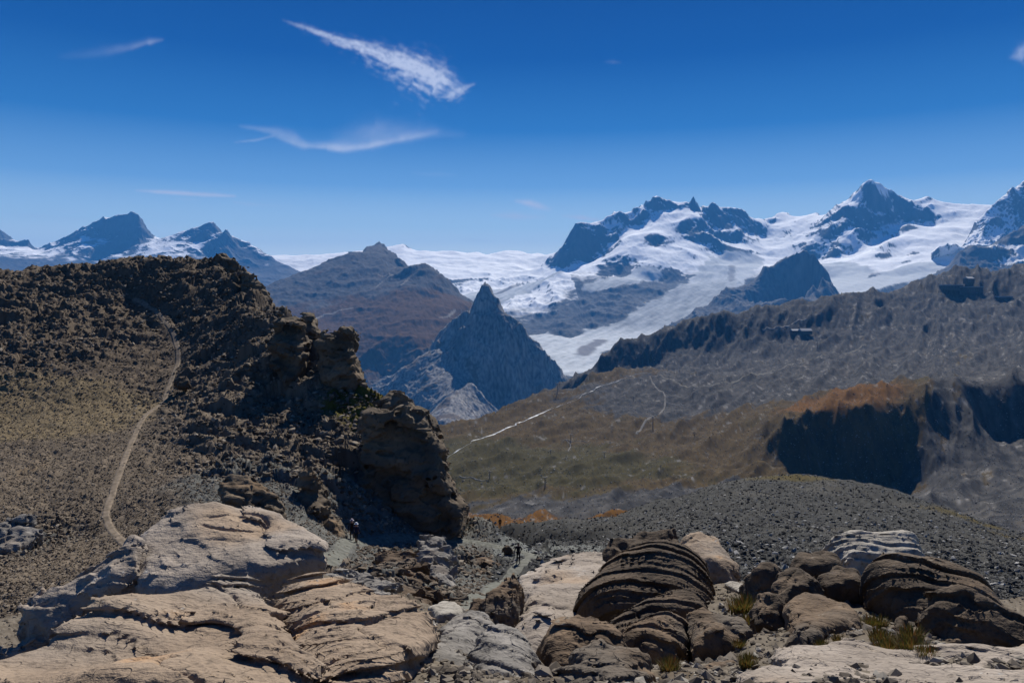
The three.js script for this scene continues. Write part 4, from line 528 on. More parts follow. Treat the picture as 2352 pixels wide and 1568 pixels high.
function rock(name, label, category, grp, o) {
  const py0 = Math.min(...o.pts.map((q) => q[1])), py1 = Math.max(...o.pts.map((q) => q[1])), cx = o.pts.reduce((s, q) => s + q[0], 0) / o.pts.length, Pb = P(cx, py1, o.dB), Pt = P(cx, py0, o.dT), V = Pt.clone().sub(Pb).normalize(); V.x = 0; V.normalize();
  const N = new THREE.Vector3(0, -V.z, V.y), k = Pb.dot(N), poly = o.pts.map((q) => { const r = P(q[0], q[1], 1), t = k / r.dot(N); return r.multiplyScalar(t); });
  const O = poly.reduce((s, q) => s.add(q), new THREE.Vector3()).multiplyScalar(1 / poly.length), A = poly.map((q) => q.x - O.x), B = poly.map((q) => q.clone().sub(O).dot(V)), n = A.length; O.addScaledVector(N, -o.tf * (o.sink ?? 0.1) * Math.max(0, N.y));
  const dm = (o.dT + o.dB) / 2, W = Math.max(...A) - Math.min(...A), Hh = Math.max(...B) - Math.min(...B), R = o.R ?? Math.min(W, Hh) * 0.3, tf = o.tf, tb = o.tb ?? tf, p = o.p ?? 2.4, amp = o.amp ?? Math.min(W, Hh) * 0.05, L = o.L ?? Math.min(W, Hh) * 0.45;
  let cell = Math.max(0.01, dm / FL * 2.3 * (o.res ?? 2.2)); const pad = amp * 2 + cell * 3;
  const lo = [Math.min(...A) - pad, Math.min(...B) - pad, -tb - pad], sz = [W + 2 * pad, Hh + 2 * pad, tf + tb + 2 * pad];
  while (sz[0] * sz[1] * sz[2] / cell ** 3 > 2.2e6) cell *= 1.08;
  const nx = Math.ceil(sz[0] / cell) + 1, ny = Math.ceil(sz[1] / cell) + 1, nz = Math.ceil(sz[2] / cell) + 1, F = new Float32Array(nx * ny * nz), sd = (o.seed ?? 1) * 13.7, st = o.st ?? [0.08, 0.06], Ls = o.Ls ?? Math.min(W, Hh) * 0.12, As = o.As ?? Ls * 0.35, Lc = o.Lc ?? Math.min(W, Hh) * 0.5, Ac = o.Ac ?? amp * 0.9, band = amp * 1.8 + As + Ac + cell * 2;
  for (let j = 0; j < ny; j++) for (let i = 0; i < nx; i++) {
    const a = lo[0] + i * cell, b = lo[1] + j * cell; let best = 1e9, inside = false;
    for (let u = 0, v = n - 1; u < n; v = u++) { const ex = A[v] - A[u], ey = B[v] - B[u], wx = a - A[u], wy = b - B[u], t = clamp((wx * ex + wy * ey) / (ex * ex + ey * ey)), qx = wx - ex * t, qy = wy - ey * t, d = qx * qx + qy * qy; if (d < best) best = d; if ((B[u] > b) !== (B[v] > b) && a < ex * (b - B[u]) / ey + A[u]) inside = !inside; }
    const din = (inside ? 1 : -1) * Math.sqrt(best), e = Math.max(0, 1 - din / R), ep = Math.pow(e, p), top = tf * (1 + (o.hump ?? 0.25) * n2(a / L * 0.6 + sd, b / L * 0.6));
    for (let c = 0; c < nz; c++) {
      const m = lo[2] + c * cell, T = m > 0 ? top : tb, g = Math.pow(ep + Math.pow(Math.abs(m) / T, p), 1 / p) - 1; let f = g * Math.min(R, T) * 0.85;
      if (f < band && f > -band) {
        const x = a + sd, y = b - sd, z = m + sd * 0.5;
        const warp = fbm3(x / (L * 0.7), y / (L * 0.7), z / (L * 0.7), 2), q = (o.arc ? (b + o.arc * a * a + (o.lean ?? 0) * a + m * 0.4) : o.onion ? (din * 0.8 + m * 0.35) : (m + st[0] * a + st[1] * b)) / Ls + warp * (o.warp ?? 0.9), qi = Math.floor(q), qf = q - qi;
        f += amp * fbm3(x / L, y / L, z / L, 4) + As * ((H2(qi + 40, 3 + (o.seed ?? 0)) - 0.5) * ss(0, 0.07, qf) + (H2(qi + 39, 3 + (o.seed ?? 0)) - 0.5) * (1 - ss(0, 0.07, qf)) - 0.5 * ss(0.10, 0.02, Math.abs(qf - 0.04)) * ss(-0.3, 0.4, n3(x / L * 1.5, y / L * 1.5, z / L * 1.5 + 5)));
        if (o.block) { f -= o.block[1] * blocks(x / o.block[0], y / (o.block[0] * 0.6), z / o.block[0]); } if (Ac > 0) { const cr = Math.abs(n3(x / Lc + 3.1, y / Lc * 1.4, z / Lc)); f += Ac * ss(0.07, 0.0, cr) * ss(-0.1, 0.3, n3(x / Lc * .7 - 4, y / Lc * .7, z / Lc * .7)); }
      }
      F[i + j * nx + c * nx * ny] = f;
    }
  }
  const M = netMesh(F, nx, ny, nz, lo, cell), nv = M.pos.length / 3, pos = new Float32Array(nv * 3), col = new Float32Array(nv * 3), uv = new Float32Array(nv * 2), pal = palettes[o.pal], gs = o.grain ?? Math.max(0.03, cell * 2.2), org = O.clone().addScaledVector(N, -tb);
  for (let i = 0; i < nv; i++) {
    const a = M.pos[i * 3], b = M.pos[i * 3 + 1], m = M.pos[i * 3 + 2], x = a + sd, y = b - sd, z = m;
    pos[i * 3] = a; pos[i * 3 + 1] = V.y * b + N.y * (m + tb); pos[i * 3 + 2] = V.z * b + N.z * (m + tb);
    const c = pal(fbm3(x / (L * 0.8), y / (L * 0.8), z / (L * 0.8), 3), fbm3(x / gs, y / gs, z / gs, 3), n3(x / (L * 1.6) + 7, y / (L * 1.6), z / (L * 1.6))); col[i * 3] = c[0]; col[i * 3 + 1] = c[1]; col[i * 3 + 2] = c[2];
    uv[i * 2] = (a + 0.5 * m) / 0.9; uv[i * 2 + 1] = (b + 0.62 * m) / 0.9;
  }
  const deep = new Uint8Array(nv), margin = 0.12 + dm * 0.012; for (let i = 0; i < nv; i++) deep[i] = org.y + pos[i * 3 + 1] < nearBase(org.x + pos[i * 3], org.z + pos[i * 3 + 2]) - margin ? 1 : 0; // what lies deep in the ground is left out
  const idx = []; for (let i = 0; i < M.idx.length; i += 3) if (!(deep[M.idx[i]] && deep[M.idx[i + 1]] && deep[M.idx[i + 2]])) idx.push(M.idx[i], M.idx[i + 1], M.idx[i + 2]);
  const g = new THREE.BufferGeometry(); g.setAttribute('position', new THREE.BufferAttribute(pos, 3)); g.setAttribute('color', new THREE.BufferAttribute(col, 3)); g.setAttribute('uv', new THREE.BufferAttribute(uv, 2)); g.setIndex(new THREE.BufferAttribute(Uint32Array.from(idx), 1)); if (!o.flat) g.computeVertexNormals();
 
  const mesh = shadowed(new THREE.Mesh(g, stoneMat)); mesh.name = numbered(name); mesh.position.copy(org); scene.add(mesh); return tag(mesh, label, category, grp);
}
const FG = 'boulders in the foreground';
// left foreground
rock('boulder', 'long tan bedrock slab filling the bottom left corner', 'boulder', FG, { pts: [[-120, 1720], [-90, 1585], [0, 1545], [60, 1522], [150, 1482], [250, 1430], [330, 1402], [420, 1377], [500, 1356], [565, 1343], [608, 1350], [630, 1385], [640, 1425], [690, 1500], [730, 1570], [760, 1720]], dT: 11, dB: 6.2, tf: 0.5, tb: 1.6, R: 0.6, p: 3.4, amp: 0.11, L: 1.8, Ls: 0.10, As: 0.10, st: [0.16, 0.24], warp: 1.1, block: [1.2, 0.05], Lc: 1.3, Ac: 0.06, sink: 0.3, pal: 'tan', seed: 2, res: 2.1, hump: 0.9 });
rock('boulder', 'orange tan rock slab with peeling flakes at bottom centre left', 'boulder', FG, { pts: [[622, 1440], [640, 1405], [670, 1388], [740, 1380], [830, 1394], [900, 1418], [960, 1448], [994, 1476], [990, 1520], [965, 1565], [930, 1650], [720, 1720], [660, 1600], [640, 1500]], dT: 12, dB: 6.8, tf: 0.5, tb: 1.6, R: 0.7, p: 3.0, amp: 0.09, L: 1.6, Ls: 0.09, As: 0.09, block: [0.9, 0.05], st: [-0.16, 0.22], warp: 1.0, Lc: 1.2, Ac: 0.05, pal: 'tan', seed: 3, res: 2.1 });
rock('boulder', 'big pale grey boulder with cracked face on the left', 'boulder', FG, { pts: [[305, 1318], [322, 1262], [375, 1210], [440, 1181], [500, 1171], [560, 1177], [640, 1192], [700, 1221], [745, 1262], [744, 1290], [700, 1308], [650, 1328], [605, 1352], [540, 1362], [470, 1372], [400, 1385], [345, 1378], [315, 1352]], dT: 19.5, dB: 15.4, tf: 0.6, tb: 0.9, R: 0.7, p: 3.4, amp: 0.10, L: 1.8, Ls: 0.16, As: 0.08, st: [0.3, 0.28], warp: 0.9, block: [1.1, 0.05], Lc: 1.5, Ac: 0.08, pal: 'beige', sink: 0.35, seed: 5, res: 1.9, hump: .4 });
rock('boulder', 'sunlit rim rock falling to the lower left edge', 'boulder', FG, { pts: [[-90, 1600], [-60, 1505], [20, 1468], [60, 1420], [110, 1373], [180, 1328], [250, 1288], [310, 1262], [335, 1290], [335, 1350], [230, 1400], [120, 1460], [30, 1530]], dT: 17, dB: 14, tf: 0.7, tb: 1.2, R: 0.7, p: 2.8, amp: 0.16, L: 1.2, Ls: 0.18, As: 0.12, block: [0.6, 0.16], Lc: 0.9, Ac: 0.12, sink: 0.4, pal: 'beige', seed: 7, res: 2.1, hump: .6 });
rock('boulder', 'brown block wedged under the overhang of the big pale boulder', 'boulder', FG, { pts: [[655, 1385], [668, 1362], [690, 1358], [712, 1378], [716, 1398], [680, 1405]], dT: 15, dB: 14, tf: 0.25, pal: 'brown', seed: 9 });
rock('boulder', 'flat pale slab lying where the trail leaves the boulders', 'boulder', FG, { pts: [[985, 1406], [1010, 1393], [1045, 1393], [1066, 1408], [1050, 1420], [1005, 1422]], dT: 23, dB: 19.5, tf: 0.18, tb: 0.3, R: 0.25, p: 3.2, amp: 0.05, pal: 'pale', seed: 11 });
rock('boulder', 'small smooth pale stone behind the orange slab', 'boulder', FG, { pts: [[938, 1434], [965, 1427], [998, 1438], [998, 1454], [968, 1456]], dT: 15, dB: 13, tf: 0.2, tb: 0.4, R: 0.3, amp: 0.03, pal: 'pale', seed: 12 });
// centre
rock('boulder', 'grey folded rock with fine layers at bottom centre', 'boulder', FG, { pts: [[940, 1640], [962, 1560], [985, 1505], [1012, 1470], [1060, 1446], [1110, 1450], [1152, 1470], [1135, 1500], [1095, 1530], [1075, 1580], [1060, 1650]], dT: 12.5, dB: 8.4, tf: 0.4, tb: 1.4, R: 0.5, amp: 0.11, L: 0.8, Ls: 0.08, As: 0.05, st: [0.3, 0.25], pal: 'grey', seed: 13 });
rock('boulder', 'small striped grey boulder at the bottom edge', 'boulder', FG, { pts: [[1066, 1620], [1078, 1530], [1095, 1498], [1135, 1476], [1180, 1480], [1216, 1502], [1242, 1545], [1240, 1620], [1150, 1660]], dT: 10, dB: 8, tf: 0.4, tb: 0.9, R: 0.5, amp: 0.07, L: 0.6, Ls: 0.05, As: 0.035, st: [0.4, 0.5], pal: 'grey', seed: 14 });
rock('boulder', 'upright split slab with dark front beside the trail', 'boulder', FG, { pts: [[1080, 1430], [1098, 1392], [1140, 1368], [1180, 1322], [1196, 1345], [1192, 1420], [1194, 1480], [1140, 1482], [1105, 1468], [1082, 1448]], dT: 18, dB: 16.5, tf: 0.4, tb: 1.6, R: 0.25, p: 4, amp: 0.10, L: 0.7, Ls: 0.16, As: 0.10, st: [1.2, 0.1], pal: 'brown', seed: 15 });
rock('boulder', 'broad sloping tan slab left of the round dark boulder', 'boulder', FG, { pts: [[1176, 1420], [1190, 1345], [1215, 1302], [1260, 1286], [1330, 1272], [1400, 1270], [1450, 1285], [1420, 1340], [1360, 1400], [1330, 1450], [1290, 1475], [1205, 1500], [1180, 1470]], dT: 26, dB: 14, tf: 0.7, tb: 2, R: 1.0, p: 2.6, amp: 0.12, L: 1.6, Ls: 0.2, As: 0.14, st: [0.2, -0.1], pal: 'beige', seed: 16, sink: 0.85 });
rock('boulder', 'dark angular boulder on top behind the round one', 'boulder', FG, { pts: [[1362, 1318], [1380, 1286], [1430, 1262], [1480, 1245], [1540, 1239], [1556, 1258], [1552, 1285], [1500, 1300], [1440, 1320], [1395, 1335]], dT: 24.5, dB: 23, tf: 0.6, tb: 1.2, R: 0.5, p: 3.4, amp: 0.12, Ls: 0.3, As: 0.12, pal: 'dark', seed: 17 });
rock('boulder', 'great round dark boulder with arching layers', 'boulder', FG, { pts: [[1318, 1430], [1328, 1388], [1360, 1340], [1410, 1300], [1470, 1277], [1530, 1275], [1590, 1298], [1626, 1330], [1642, 1375], [1648, 1425], [1600, 1455], [1500, 1480], [1420, 1480], [1345, 1462]], dT: 19.5, dB: 16.5, tf: 0.95, tb: 1.3, R: 1.2, p: 2.3, amp: 0.05, L: 1.3, arc: 0.22, lean: 0.15, Ls: 0.15, As: 0.10, warp: 0.9, Ac: 0, pal: 'dark', seed: 61, res: 1.35 });
rock('boulder', 'rounded tan boulder behind the round dark one', 'boulder', FG, { pts: [[1552, 1285], [1575, 1252], [1605, 1243], [1645, 1256], [1682, 1290], [1702, 1332], [1680, 1350], [1620, 1345], [1570, 1315]], dT: 24, dB: 21, tf: 0.6, tb: 1.2, R: 0.7, amp: 0.10, pal: 'tan', seed: 19 });
rock('boulder', 'narrow curved rock layer leaning under the round boulder', 'boulder', FG, { pts: [[1380, 1490], [1405, 1448], [1460, 1412], [1530, 1390], [1590, 1388], [1628, 1400], [1638, 1428], [1600, 1440], [1530, 1450], [1450, 1500], [1400, 1505]], dT: 14.5, dB: 12.5, tf: 0.4, tb: 0.9, R: 0.4, amp: 0.06, arc: 0.3, lean: -0.2, Ls: 0.12, As: 0.075, res: 1.6, pal: 'dark', seed: 20 });
rock('boulder', 'grey rounded rock in front of the curved layer', 'boulder', FG, { pts: [[1405, 1510], [1435, 1462], [1495, 1434], [1550, 1431], [1584, 1450], [1584, 1495], [1550, 1528], [1470, 1540], [1420, 1530]], dT: 12.5, dB: 11, tf: 0.4, tb: 0.8, R: 0.5, amp: 0.06, arc: 0.35, Ls: 0.11, As: 0.07, res: 1.6, pal: 'brown', seed: 21 });
rock('boulder', 'smooth brown hump right of the grey rounded rock', 'boulder', FG, { pts: [[1570, 1450], [1605, 1424], [1660, 1433], [1715, 1456], [1745, 1485], [1690, 1500], [1600, 1510]], dT: 12.8, dB: 11, tf: 0.35, tb: 0.7, R: 0.45, amp: 0.05, pal: 'brown', seed: 22 });
rock('boulder', 'reddish brown boulder with ridged top near the bottom', 'boulder', FG, { pts: [[1224, 1508], [1255, 1482], [1325, 1456], [1375, 1456], [1415, 1485], [1448, 1515], [1430, 1570], [1340, 1600], [1262, 1590], [1235, 1550]], dT: 10.5, dB: 9, tf: 0.45, tb: 0.8, R: 0.45, p: 2.6, amp: 0.08, Ls: 0.12, As: 0.06, st: [0.2, 0.4], pal: 'brown', seed: 23 });
rock('boulder', 'wide brown slab at the bottom edge right of centre', 'boulder', FG, { pts: [[1255, 1680], [1275, 1580], [1310, 1535], [1378, 1500], [1440, 1528], [1495, 1556], [1510, 1640], [1480, 1700]], dT: 9, dB: 7.2, tf: 0.4, tb: 0.8, R: 0.45, amp: 0.07, Ls: 0.08, As: 0.045, st: [0.1, 0.5], pal: 'brown', seed: 24 });
// right
rock('boulder', 'tall dark block with pale patch left in the right cluster', 'boulder', FG, { pts: [[1710, 1335], [1732, 1306], [1775, 1298], [1792, 1318], [1790, 1370], [1786, 1440], [1740, 1445], [1722, 1405]], dT: 16.5, dB: 15.5, tf: 0.4, tb: 0.9, R: 0.3, p: 3, amp: 0.08, pal: 'dark', seed: 25 });
rock('boulder', 'black rounded boulder in the middle of the right cluster', 'boulder', FG, { pts: [[1772, 1355], [1798, 1325], [1840, 1323], [1872, 1345], [1890, 1372], [1872, 1400], [1800, 1405]], dT: 15, dB: 14, tf: 0.4, tb: 0.8, R: 0.4, amp: 0.07, pal: 'dark', seed: 26 });
rock('boulder', 'dark humped boulder touching the pale layered slab', 'boulder', FG, { pts: [[1812, 1310], [1838, 1286], [1890, 1280], [1926, 1295], [1942, 1332], [1900, 1340], [1830, 1336]], dT: 18, dB: 17, tf: 0.4, tb: 0.8, R: 0.4, amp: 0.07, pal: 'dark', seed: 27 });
rock('boulder', 'pale boulder with parallel dark cracks at the back right', 'boulder', FG, { pts: [[1888, 1276], [1930, 1258], [2010, 1248], [2080, 1244], [2108, 1258], [2128, 1308], [2080, 1325], [2000, 1318], [1945, 1326], [1928, 1304]], dT: 20.5, dB: 18, tf: 0.55, tb: 1.0, R: 0.5, p: 3, amp: 0.08, L: 1, Ls: 0.14, As: 0.11, st: [0.1, 1.1], warp: 0.5, pal: 'pale', seed: 28 });
rock('boulder', 'huge dark wave-shaped boulder at the right edge', 'boulder', FG, { pts: [[1978, 1340], [2008, 1310], [2060, 1304], [2130, 1314], [2200, 1340], [2270, 1380], [2300, 1418], [2325, 1450], [2410, 1500], [2440, 1580], [2300, 1560], [2200, 1540], [2140, 1505], [2095, 1460], [2040, 1420], [2000, 1388]], dT: 15, dB: 12, tf: 0.75, tb: 1.1, R: 0.8, p: 2.4, amp: 0.05, L: 1.1, arc: 0.10, lean: 0.5, Ls: 0.2, As: 0.13, warp: 0.9, Ac: 0.03, pal: 'dark', seed: 29, res: 1.5 });
rock('boulder', 'smooth dark fold in front of the huge wave-shaped boulder', 'boulder', FG, { pts: [[2116, 1430], [2132, 1392], [2170, 1380], [2210, 1394], [2260, 1420], [2330, 1450], [2410, 1500], [2440, 1590], [2250, 1560], [2165, 1545], [2128, 1490]], dT: 11.5, dB: 10.2, tf: 0.6, tb: 0.9, R: 0.6, p: 2.4, amp: 0.05, arc: 0.12, lean: 0.5, Ls: 0.22, As: 0.11, warp: 0.8, pal: 'dark', seed: 30 });
rock('boulder', 'flat-topped brown slab on the gravel in the right cluster', 'boulder', FG, { pts: [[1803, 1478], [1814, 1412], [1838, 1390], [1890, 1386], [1940, 1408], [1978, 1436], [1968, 1472], [1905, 1490], [1850, 1512], [1815, 1505]], dT: 13.2, dB: 10.2, tf: 0.3, tb: 0.6, R: 0.35, p: 2.8, amp: 0.07, Ls: 0.12, As: 0.05, pal: 'brown', seed: 31 });
rock('boulder', 'dark side block in front of the tall dark block', 'boulder', FG, { pts: [[1720, 1415], [1740, 1384], [1790, 1378], [1814, 1400], [1800, 1446], [1740, 1458]], dT: 13, dB: 12.2, tf: 0.3, tb: 0.6, R: 0.3, amp: 0.06, pal: 'dark', seed: 32 });
rock('boulder', 'low dark block below the pale cracked boulder', 'boulder', FG, { pts: [[1872, 1350], [1918, 1328], [1975, 1334], [1986, 1366], [1900, 1374]], dT: 15.5, dB: 14.6, tf: 0.35, tb: 0.6, R: 0.25, p: 3.4, amp: 0.05, pal: 'dark', seed: 33 });
rock('boulder', 'black lichen-covered stone beside the grass tufts', 'boulder', FG, { pts: [[2046, 1454], [2060, 1431], [2084, 1430], [2098, 1456], [2074, 1470]], dT: 11.4, dB: 11, tf: 0.16, R: 0.15, amp: 0.03, pal: 'dark', seed: 34 });
rock('boulder', 'smooth pale bedrock along the bottom right corner', 'boulder', FG, { pts: [[1660, 1720], [1740, 1580], [1800, 1530], [1860, 1512], [1990, 1506], [2100, 1521], [2200, 1527], [2300, 1516], [2440, 1500], [2500, 1720]], dT: 9.6, dB: 6.2, tf: 0.25, tb: 1.2, R: 0.5, p: 2.8, amp: 0.08, L: 1.1, Ls: 0.10, As: 0.06, st: [0.1, 0.2], sink: 0.2, pal: 'beige', seed: 35, res: 2.1 });
rock('boulder', 'thin dark plank-like stone lying in the rubble', 'boulder', FG, { pts: [[1605, 1540], [1640, 1530], [1690, 1523], [1694, 1530], [1650, 1546], [1610, 1552]], dT: 9.6, dB: 9.2, tf: 0.07, R: 0.06, amp: 0.012, pal: 'brown', seed: 36 });
rock('boulder', 'pale flat stone behind the gap between the boulder groups', 'boulder', FG, { pts: [[1665, 1345], [1690, 1338], [1725, 1355], [1735, 1368], [1700, 1368]], dT: 19, dB: 17.5, tf: 0.12, R: 0.2, amp: 0.03, pal: 'pale', seed: 37 });
// the cliff beside the trail
const CR = 'crags of the cliff beside the trail';
const crag = (label, pts, dT, dB, tf, tb, seed, more = {}) => rock('rock_crag', label, 'crag', CR, { pts, dT, dB, tf, tb, R: 1.4, p: 3.6, amp: 0.32, L: 4.2, Ls: 0.75, As: 0.6, st: [0.25, 0.9], Lc: 3.2, Ac: 0.35, block: tb > 2.4 ? [1.7, 0.8] : [0.8, 0.3], flat: true, pal: 'cliff', seed, res: 2.1, grain: 0.3, ...more });
crag('high dark rock wall in shade above the trail bend', [[836, 965], [868, 945], [905, 948], [930, 938], [955, 944], [978, 958], [990, 985], [1002, 1012], [1018, 1038], [1006, 1052], [1014, 1078], [1028, 1104], [1042, 1140], [1062, 1160], [1058, 1182], [1044, 1228], [1000, 1250], [930, 1250], [860, 1240], [838, 1190], [833, 1100]], 82, 77.5, 2.2, 7, 41, { R: 1.6, st: [0.15, 1.0], Ls: 0.8, As: 0.75, res: 1.8, warp: 0.6 });
crag('dark overhanging rock tower on the cliff skyline', [[738, 795], [758, 772], [790, 762], [812, 759], [819, 785], [810, 800], [826, 830], [823, 858], [834, 882], [826, 910], [790, 930], [758, 912], [742, 862]], 104, 101, 2.4, 3.5, 142);
crag('small jagged tooth left of the dark rock tower', [[690, 738], [704, 721], [719, 727], [724, 756], [737, 776], [715, 796], [690, 778]], 112, 110, 1.5, 2.2, 43, { R: 0.9, amp: 0.5 });
crag('brown block with shaded front below the jagged tooth', [[622, 812], [648, 748], [680, 735], [702, 762], [704, 822], [692, 872], [662, 904], [634, 876]], 108, 101, 1.8, 3, 44);
crag('reddish rock knob on the upper cliff edge', [[556, 622], [588, 638], [614, 668], [622, 706], [592, 720], [560, 690]], 143, 137, 2, 3.5, 45);
crag('rusty bulge where the cliff meets the hill crest', [[495, 606], [512, 594], [532, 596], [552, 616], [560, 660], [530, 672], [505, 640]], 155, 150, 2, 4, 46);
crag('small dark outcrop on the mossy ledge', [[868, 935], [905, 915], [930, 922], [952, 934], [968, 952], [940, 972], [900, 964]], 96, 93, 1.4, 2.5, 47, { R: 0.9 });
crag('leaning brown pillar above the two hikers', [[688, 1112], [713, 1094], [736, 1118], [748, 1165], [738, 1200], [702, 1206], [690, 1155]], 70, 67, 0.9, 2, 48, { R: 0.7, amp: 0.35, L: 2 });
crag('grey rock with dark hollow beside the two hikers', [[738, 1212], [752, 1184], [768, 1194], [780, 1230], [774, 1262], [750, 1260], [738, 1240]], 66, 65, 0.4, 1.5, 49, { R: 0.5, amp: 0.15, L: 1.5, block: [0.6, 0.2] });
crag('cracked dark boulder behind the big pale boulder', [[505, 1135], [528, 1105], [575, 1099], [602, 1114], [618, 1140], [642, 1160], [644, 1192], [600, 1204], [555, 1185], [515, 1165]], 53, 50, 0.9, 1.6, 50, { R: 0.8, amp: 0.25, L: 1.6, Ls: 0.3, As: 0.18 });
crag('brown stepped rocks below the trail corner', [[868, 1296], [900, 1282], [940, 1290], [962, 1312], [985, 1350], [1000, 1400], [960, 1420], [900, 1395], [880, 1340]], 54, 38, 0.5, 2, 51, { R: 1.1, amp: 0.5, L: 2.4, Ls: 0.6, As: 0.35, pal: 'brown' });
crag('grey ragged rib inside the trail bend', [[960, 1255], [1000, 1262], [1030, 1300], [1050, 1345], [1030, 1372], [1000, 1370], [975, 1310]], 68, 52, 0.8, 3, 52, { R: 1.0, amp: 0.5, L: 2.2, Ls: 0.6, As: 0.35, pal: 'grey' });
crag('dark bank at the inner edge of the trail bend', [[1070, 1278], [1110, 1272], [1145, 1282], [1158, 1296], [1140, 1316], [1110, 1326], [1080, 1308]], 69, 65, 0.35, 1.5, 53, { R: 0.7, amp: 0.25, L: 1.4, pal: 'brown' });
crag('black pointed boulder right of the lone hiker', [[1228, 1286], [1234, 1272], [1244, 1282], [1252, 1294], [1240, 1298]], 68.5, 68, 0.4, 0.5, 54, { R: 0.3, amp: 0.06, L: 0.6, block: [0.4, 0.12], As: 0.06, Ls: .2, Ac: 0, pal: 'dark' });
crag('flat dark boulder behind the lone hiker', [[1152, 1260], [1164, 1253], [1178, 1260], [1180, 1271], [1162, 1273]], 73, 72.5, 0.4, 0.4, 55, { R: 0.3, amp: 0.06, L: 0.6, block: [0.4, 0.12], As: 0.06, Ls: .2, Ac: 0, pal: 'dark' });
crag('stacked flat slabs below the two hikers', [[742, 1345], [790, 1330], [850, 1338], [880, 1360], [878, 1400], [820, 1415], [760, 1395]], 40, 27, 0.3, 1.2, 56, { R: 0.9, amp: 0.25, L: 1.3, Ls: 0.22, As: 0.2, st: [0.1, 0.3], pal: 'grey', grain: .15 });
crag('grey bedrock patch low on the left hillside', [[-30, 1235], [10, 1205], [60, 1200], [90, 1225], [70, 1262], [0, 1275]], 62, 58, 0.5, 1.5, 57, { R: 0.9, amp: 0.25, L: 1.6, Ls: 0.4, As: 0.2, pal: 'grey' });
crag('pale bedrock ledge below the grey patch', [[30, 1330], [70, 1312], [110, 1318], [100, 1340], [50, 1348]], 53, 50, 0.3, 1, 58, { R: 0.6, amp: 0.15, L: 1.2, Ls: .3, As: .12, Ac: .1, pal: 'grey' });
crag('two dark rocks beside the bend of the hillside path', [[398, 880], [412, 866], [430, 868], [438, 884], [420, 894], [402, 892]], 106, 105, 0.7, 1, 59, { R: 0.6, amp: 0.2, L: 1, Ls: .4, As: .2, Ac: .1, pal: 'dark' });
// ---------------------------------------------------------------- loose stones, grass
const stoneGeo = (seed, flat, detail = 1) => { const g = new THREE.IcosahedronGeometry(0.5, 0), p = g.attributes.position; for (let i = 0; i < p.count; i++) { const x = p.getX(i), y = p.getY(i), z = p.getZ(i), s = 1 + 0.9 * n3(x * 2.9 + seed, y * 2.9, z * 2.9 - seed) ; const q = Math.max(Math.abs(x + 0.2 * y), Math.abs(y), Math.abs(z - 0.3 * x)) ; const k = s * (0.42 / Math.max(0.3, q)) * 0.6 + s * 0.4; p.setXYZ(i, x * k, y * k * flat, z * k); } g.computeVertexNormals(); return g; };
const stoneShapes = [stoneGeo(3.1, 0.55), stoneGeo(8.4, 0.38), stoneGeo(15.2, 0.8)];
const looseMat = new THREE.MeshPhysicalMaterial({ color: 0xffffff, roughness: 0.9, specularIntensity: 0.2, name: 'loose_stone' });
function scatter(name, label, T, count, size, color, keep = () => true) {
  const lists = stoneShapes.map(() => []), q = new THREE.Quaternion(), e = new THREE.Euler(), s = new THREE.Vector3(), v = new THREE.Vector3();
  for (let i = 0, tries = 0; i < count && tries < count * 6; tries++) {
    const c = Math.floor(rnd() * (T.nc - 1)), r = Math.floor(rnd() * (T.nr - 1)), a = (c * T.nr + r) * 3, b = a + 3, d = a + T.nr * 3, f = rnd(), g = rnd() * (1 - f); v.set(T.pos[a] + (T.pos[b] - T.pos[a]) * f + (T.pos[d] - T.pos[a]) * g, T.pos[a + 1] + (T.pos[b + 1] - T.pos[a + 1]) * f + (T.pos[d + 1] - T.pos[a + 1]) * g, T.pos[a + 2] + (T.pos[b + 2] - T.pos[a + 2]) * f + (T.pos[d + 2] - T.pos[a + 2]) * g);
    if (!keep(v.x, v.z)) continue;
    const k = size(v.x, v.z); e.set(RR(-0.5, 0.5), RR(0, 6.28), RR(-0.5, 0.5)); q.setFromEuler(e); s.set(k * RR(0.7, 1.3), k * RR(0.6, 1.2), k * RR(0.7, 1.3)); v.y += k * 0.12;
    lists[Math.floor(rnd() * lists.length)].push([new THREE.Matrix4().compose(v, q, s), color(v.x, v.z)]); i++;
  }
  lists.forEach((l, n) => { const m = shadowed(new THREE.InstancedMesh(stoneShapes[n], looseMat, l.length)), k = new THREE.Color(); l.forEach(([M, c], i) => { m.setMatrixAt(i, M); m.setColorAt(i, k.setRGB(c[0], c[1], c[2])); }); m.name = numbered(name); m.userData = { kind: 'stuff', label }; scene.add(m); });
}
const pw = (a, b, k) => a * Math.pow(b / a, Math.pow(rnd(), k));
const offTrail = (x, z) => (dHill(x, z) > 0.4 && dMain(x, z) > 0.8) || rnd() < 0.12;
const tone = (a, b, bright, share) => () => { const c = mix3(a, b, rnd()); return rnd() < share ? mix3(c, bright, RR(0.4, 1)) : c; };
scatter('gravel', 'loose brown stones strewn over the hillside', hillT, 130000, (x, z) => pw(0.08, 0.22 + 0.5 * Math.min(1, roughSpots(x, z)), 2.4), tone([0.055, 0.042, 0.03], [0.15, 0.116, 0.082], [0.27, 0.225, 0.17], 0.22), offTrail);
scatter('gravel', 'grey stones covering the gravel shoulder', morT, 160000, () => pw(0.07, 0.5, 4.5), tone([0.022, 0.022, 0.022], [0.07, 0.068, 0.062], [0.30, 0.29, 0.27], 0.16), offTrail);
scatter('gravel', 'small pale stones on the soil between boulders', soilT, 40000, () => pw(0.025, 0.16, 2.6), tone([0.07, 0.056, 0.042], [0.19, 0.16, 0.125], [0.33, 0.30, 0.25], 0.15), offTrail);
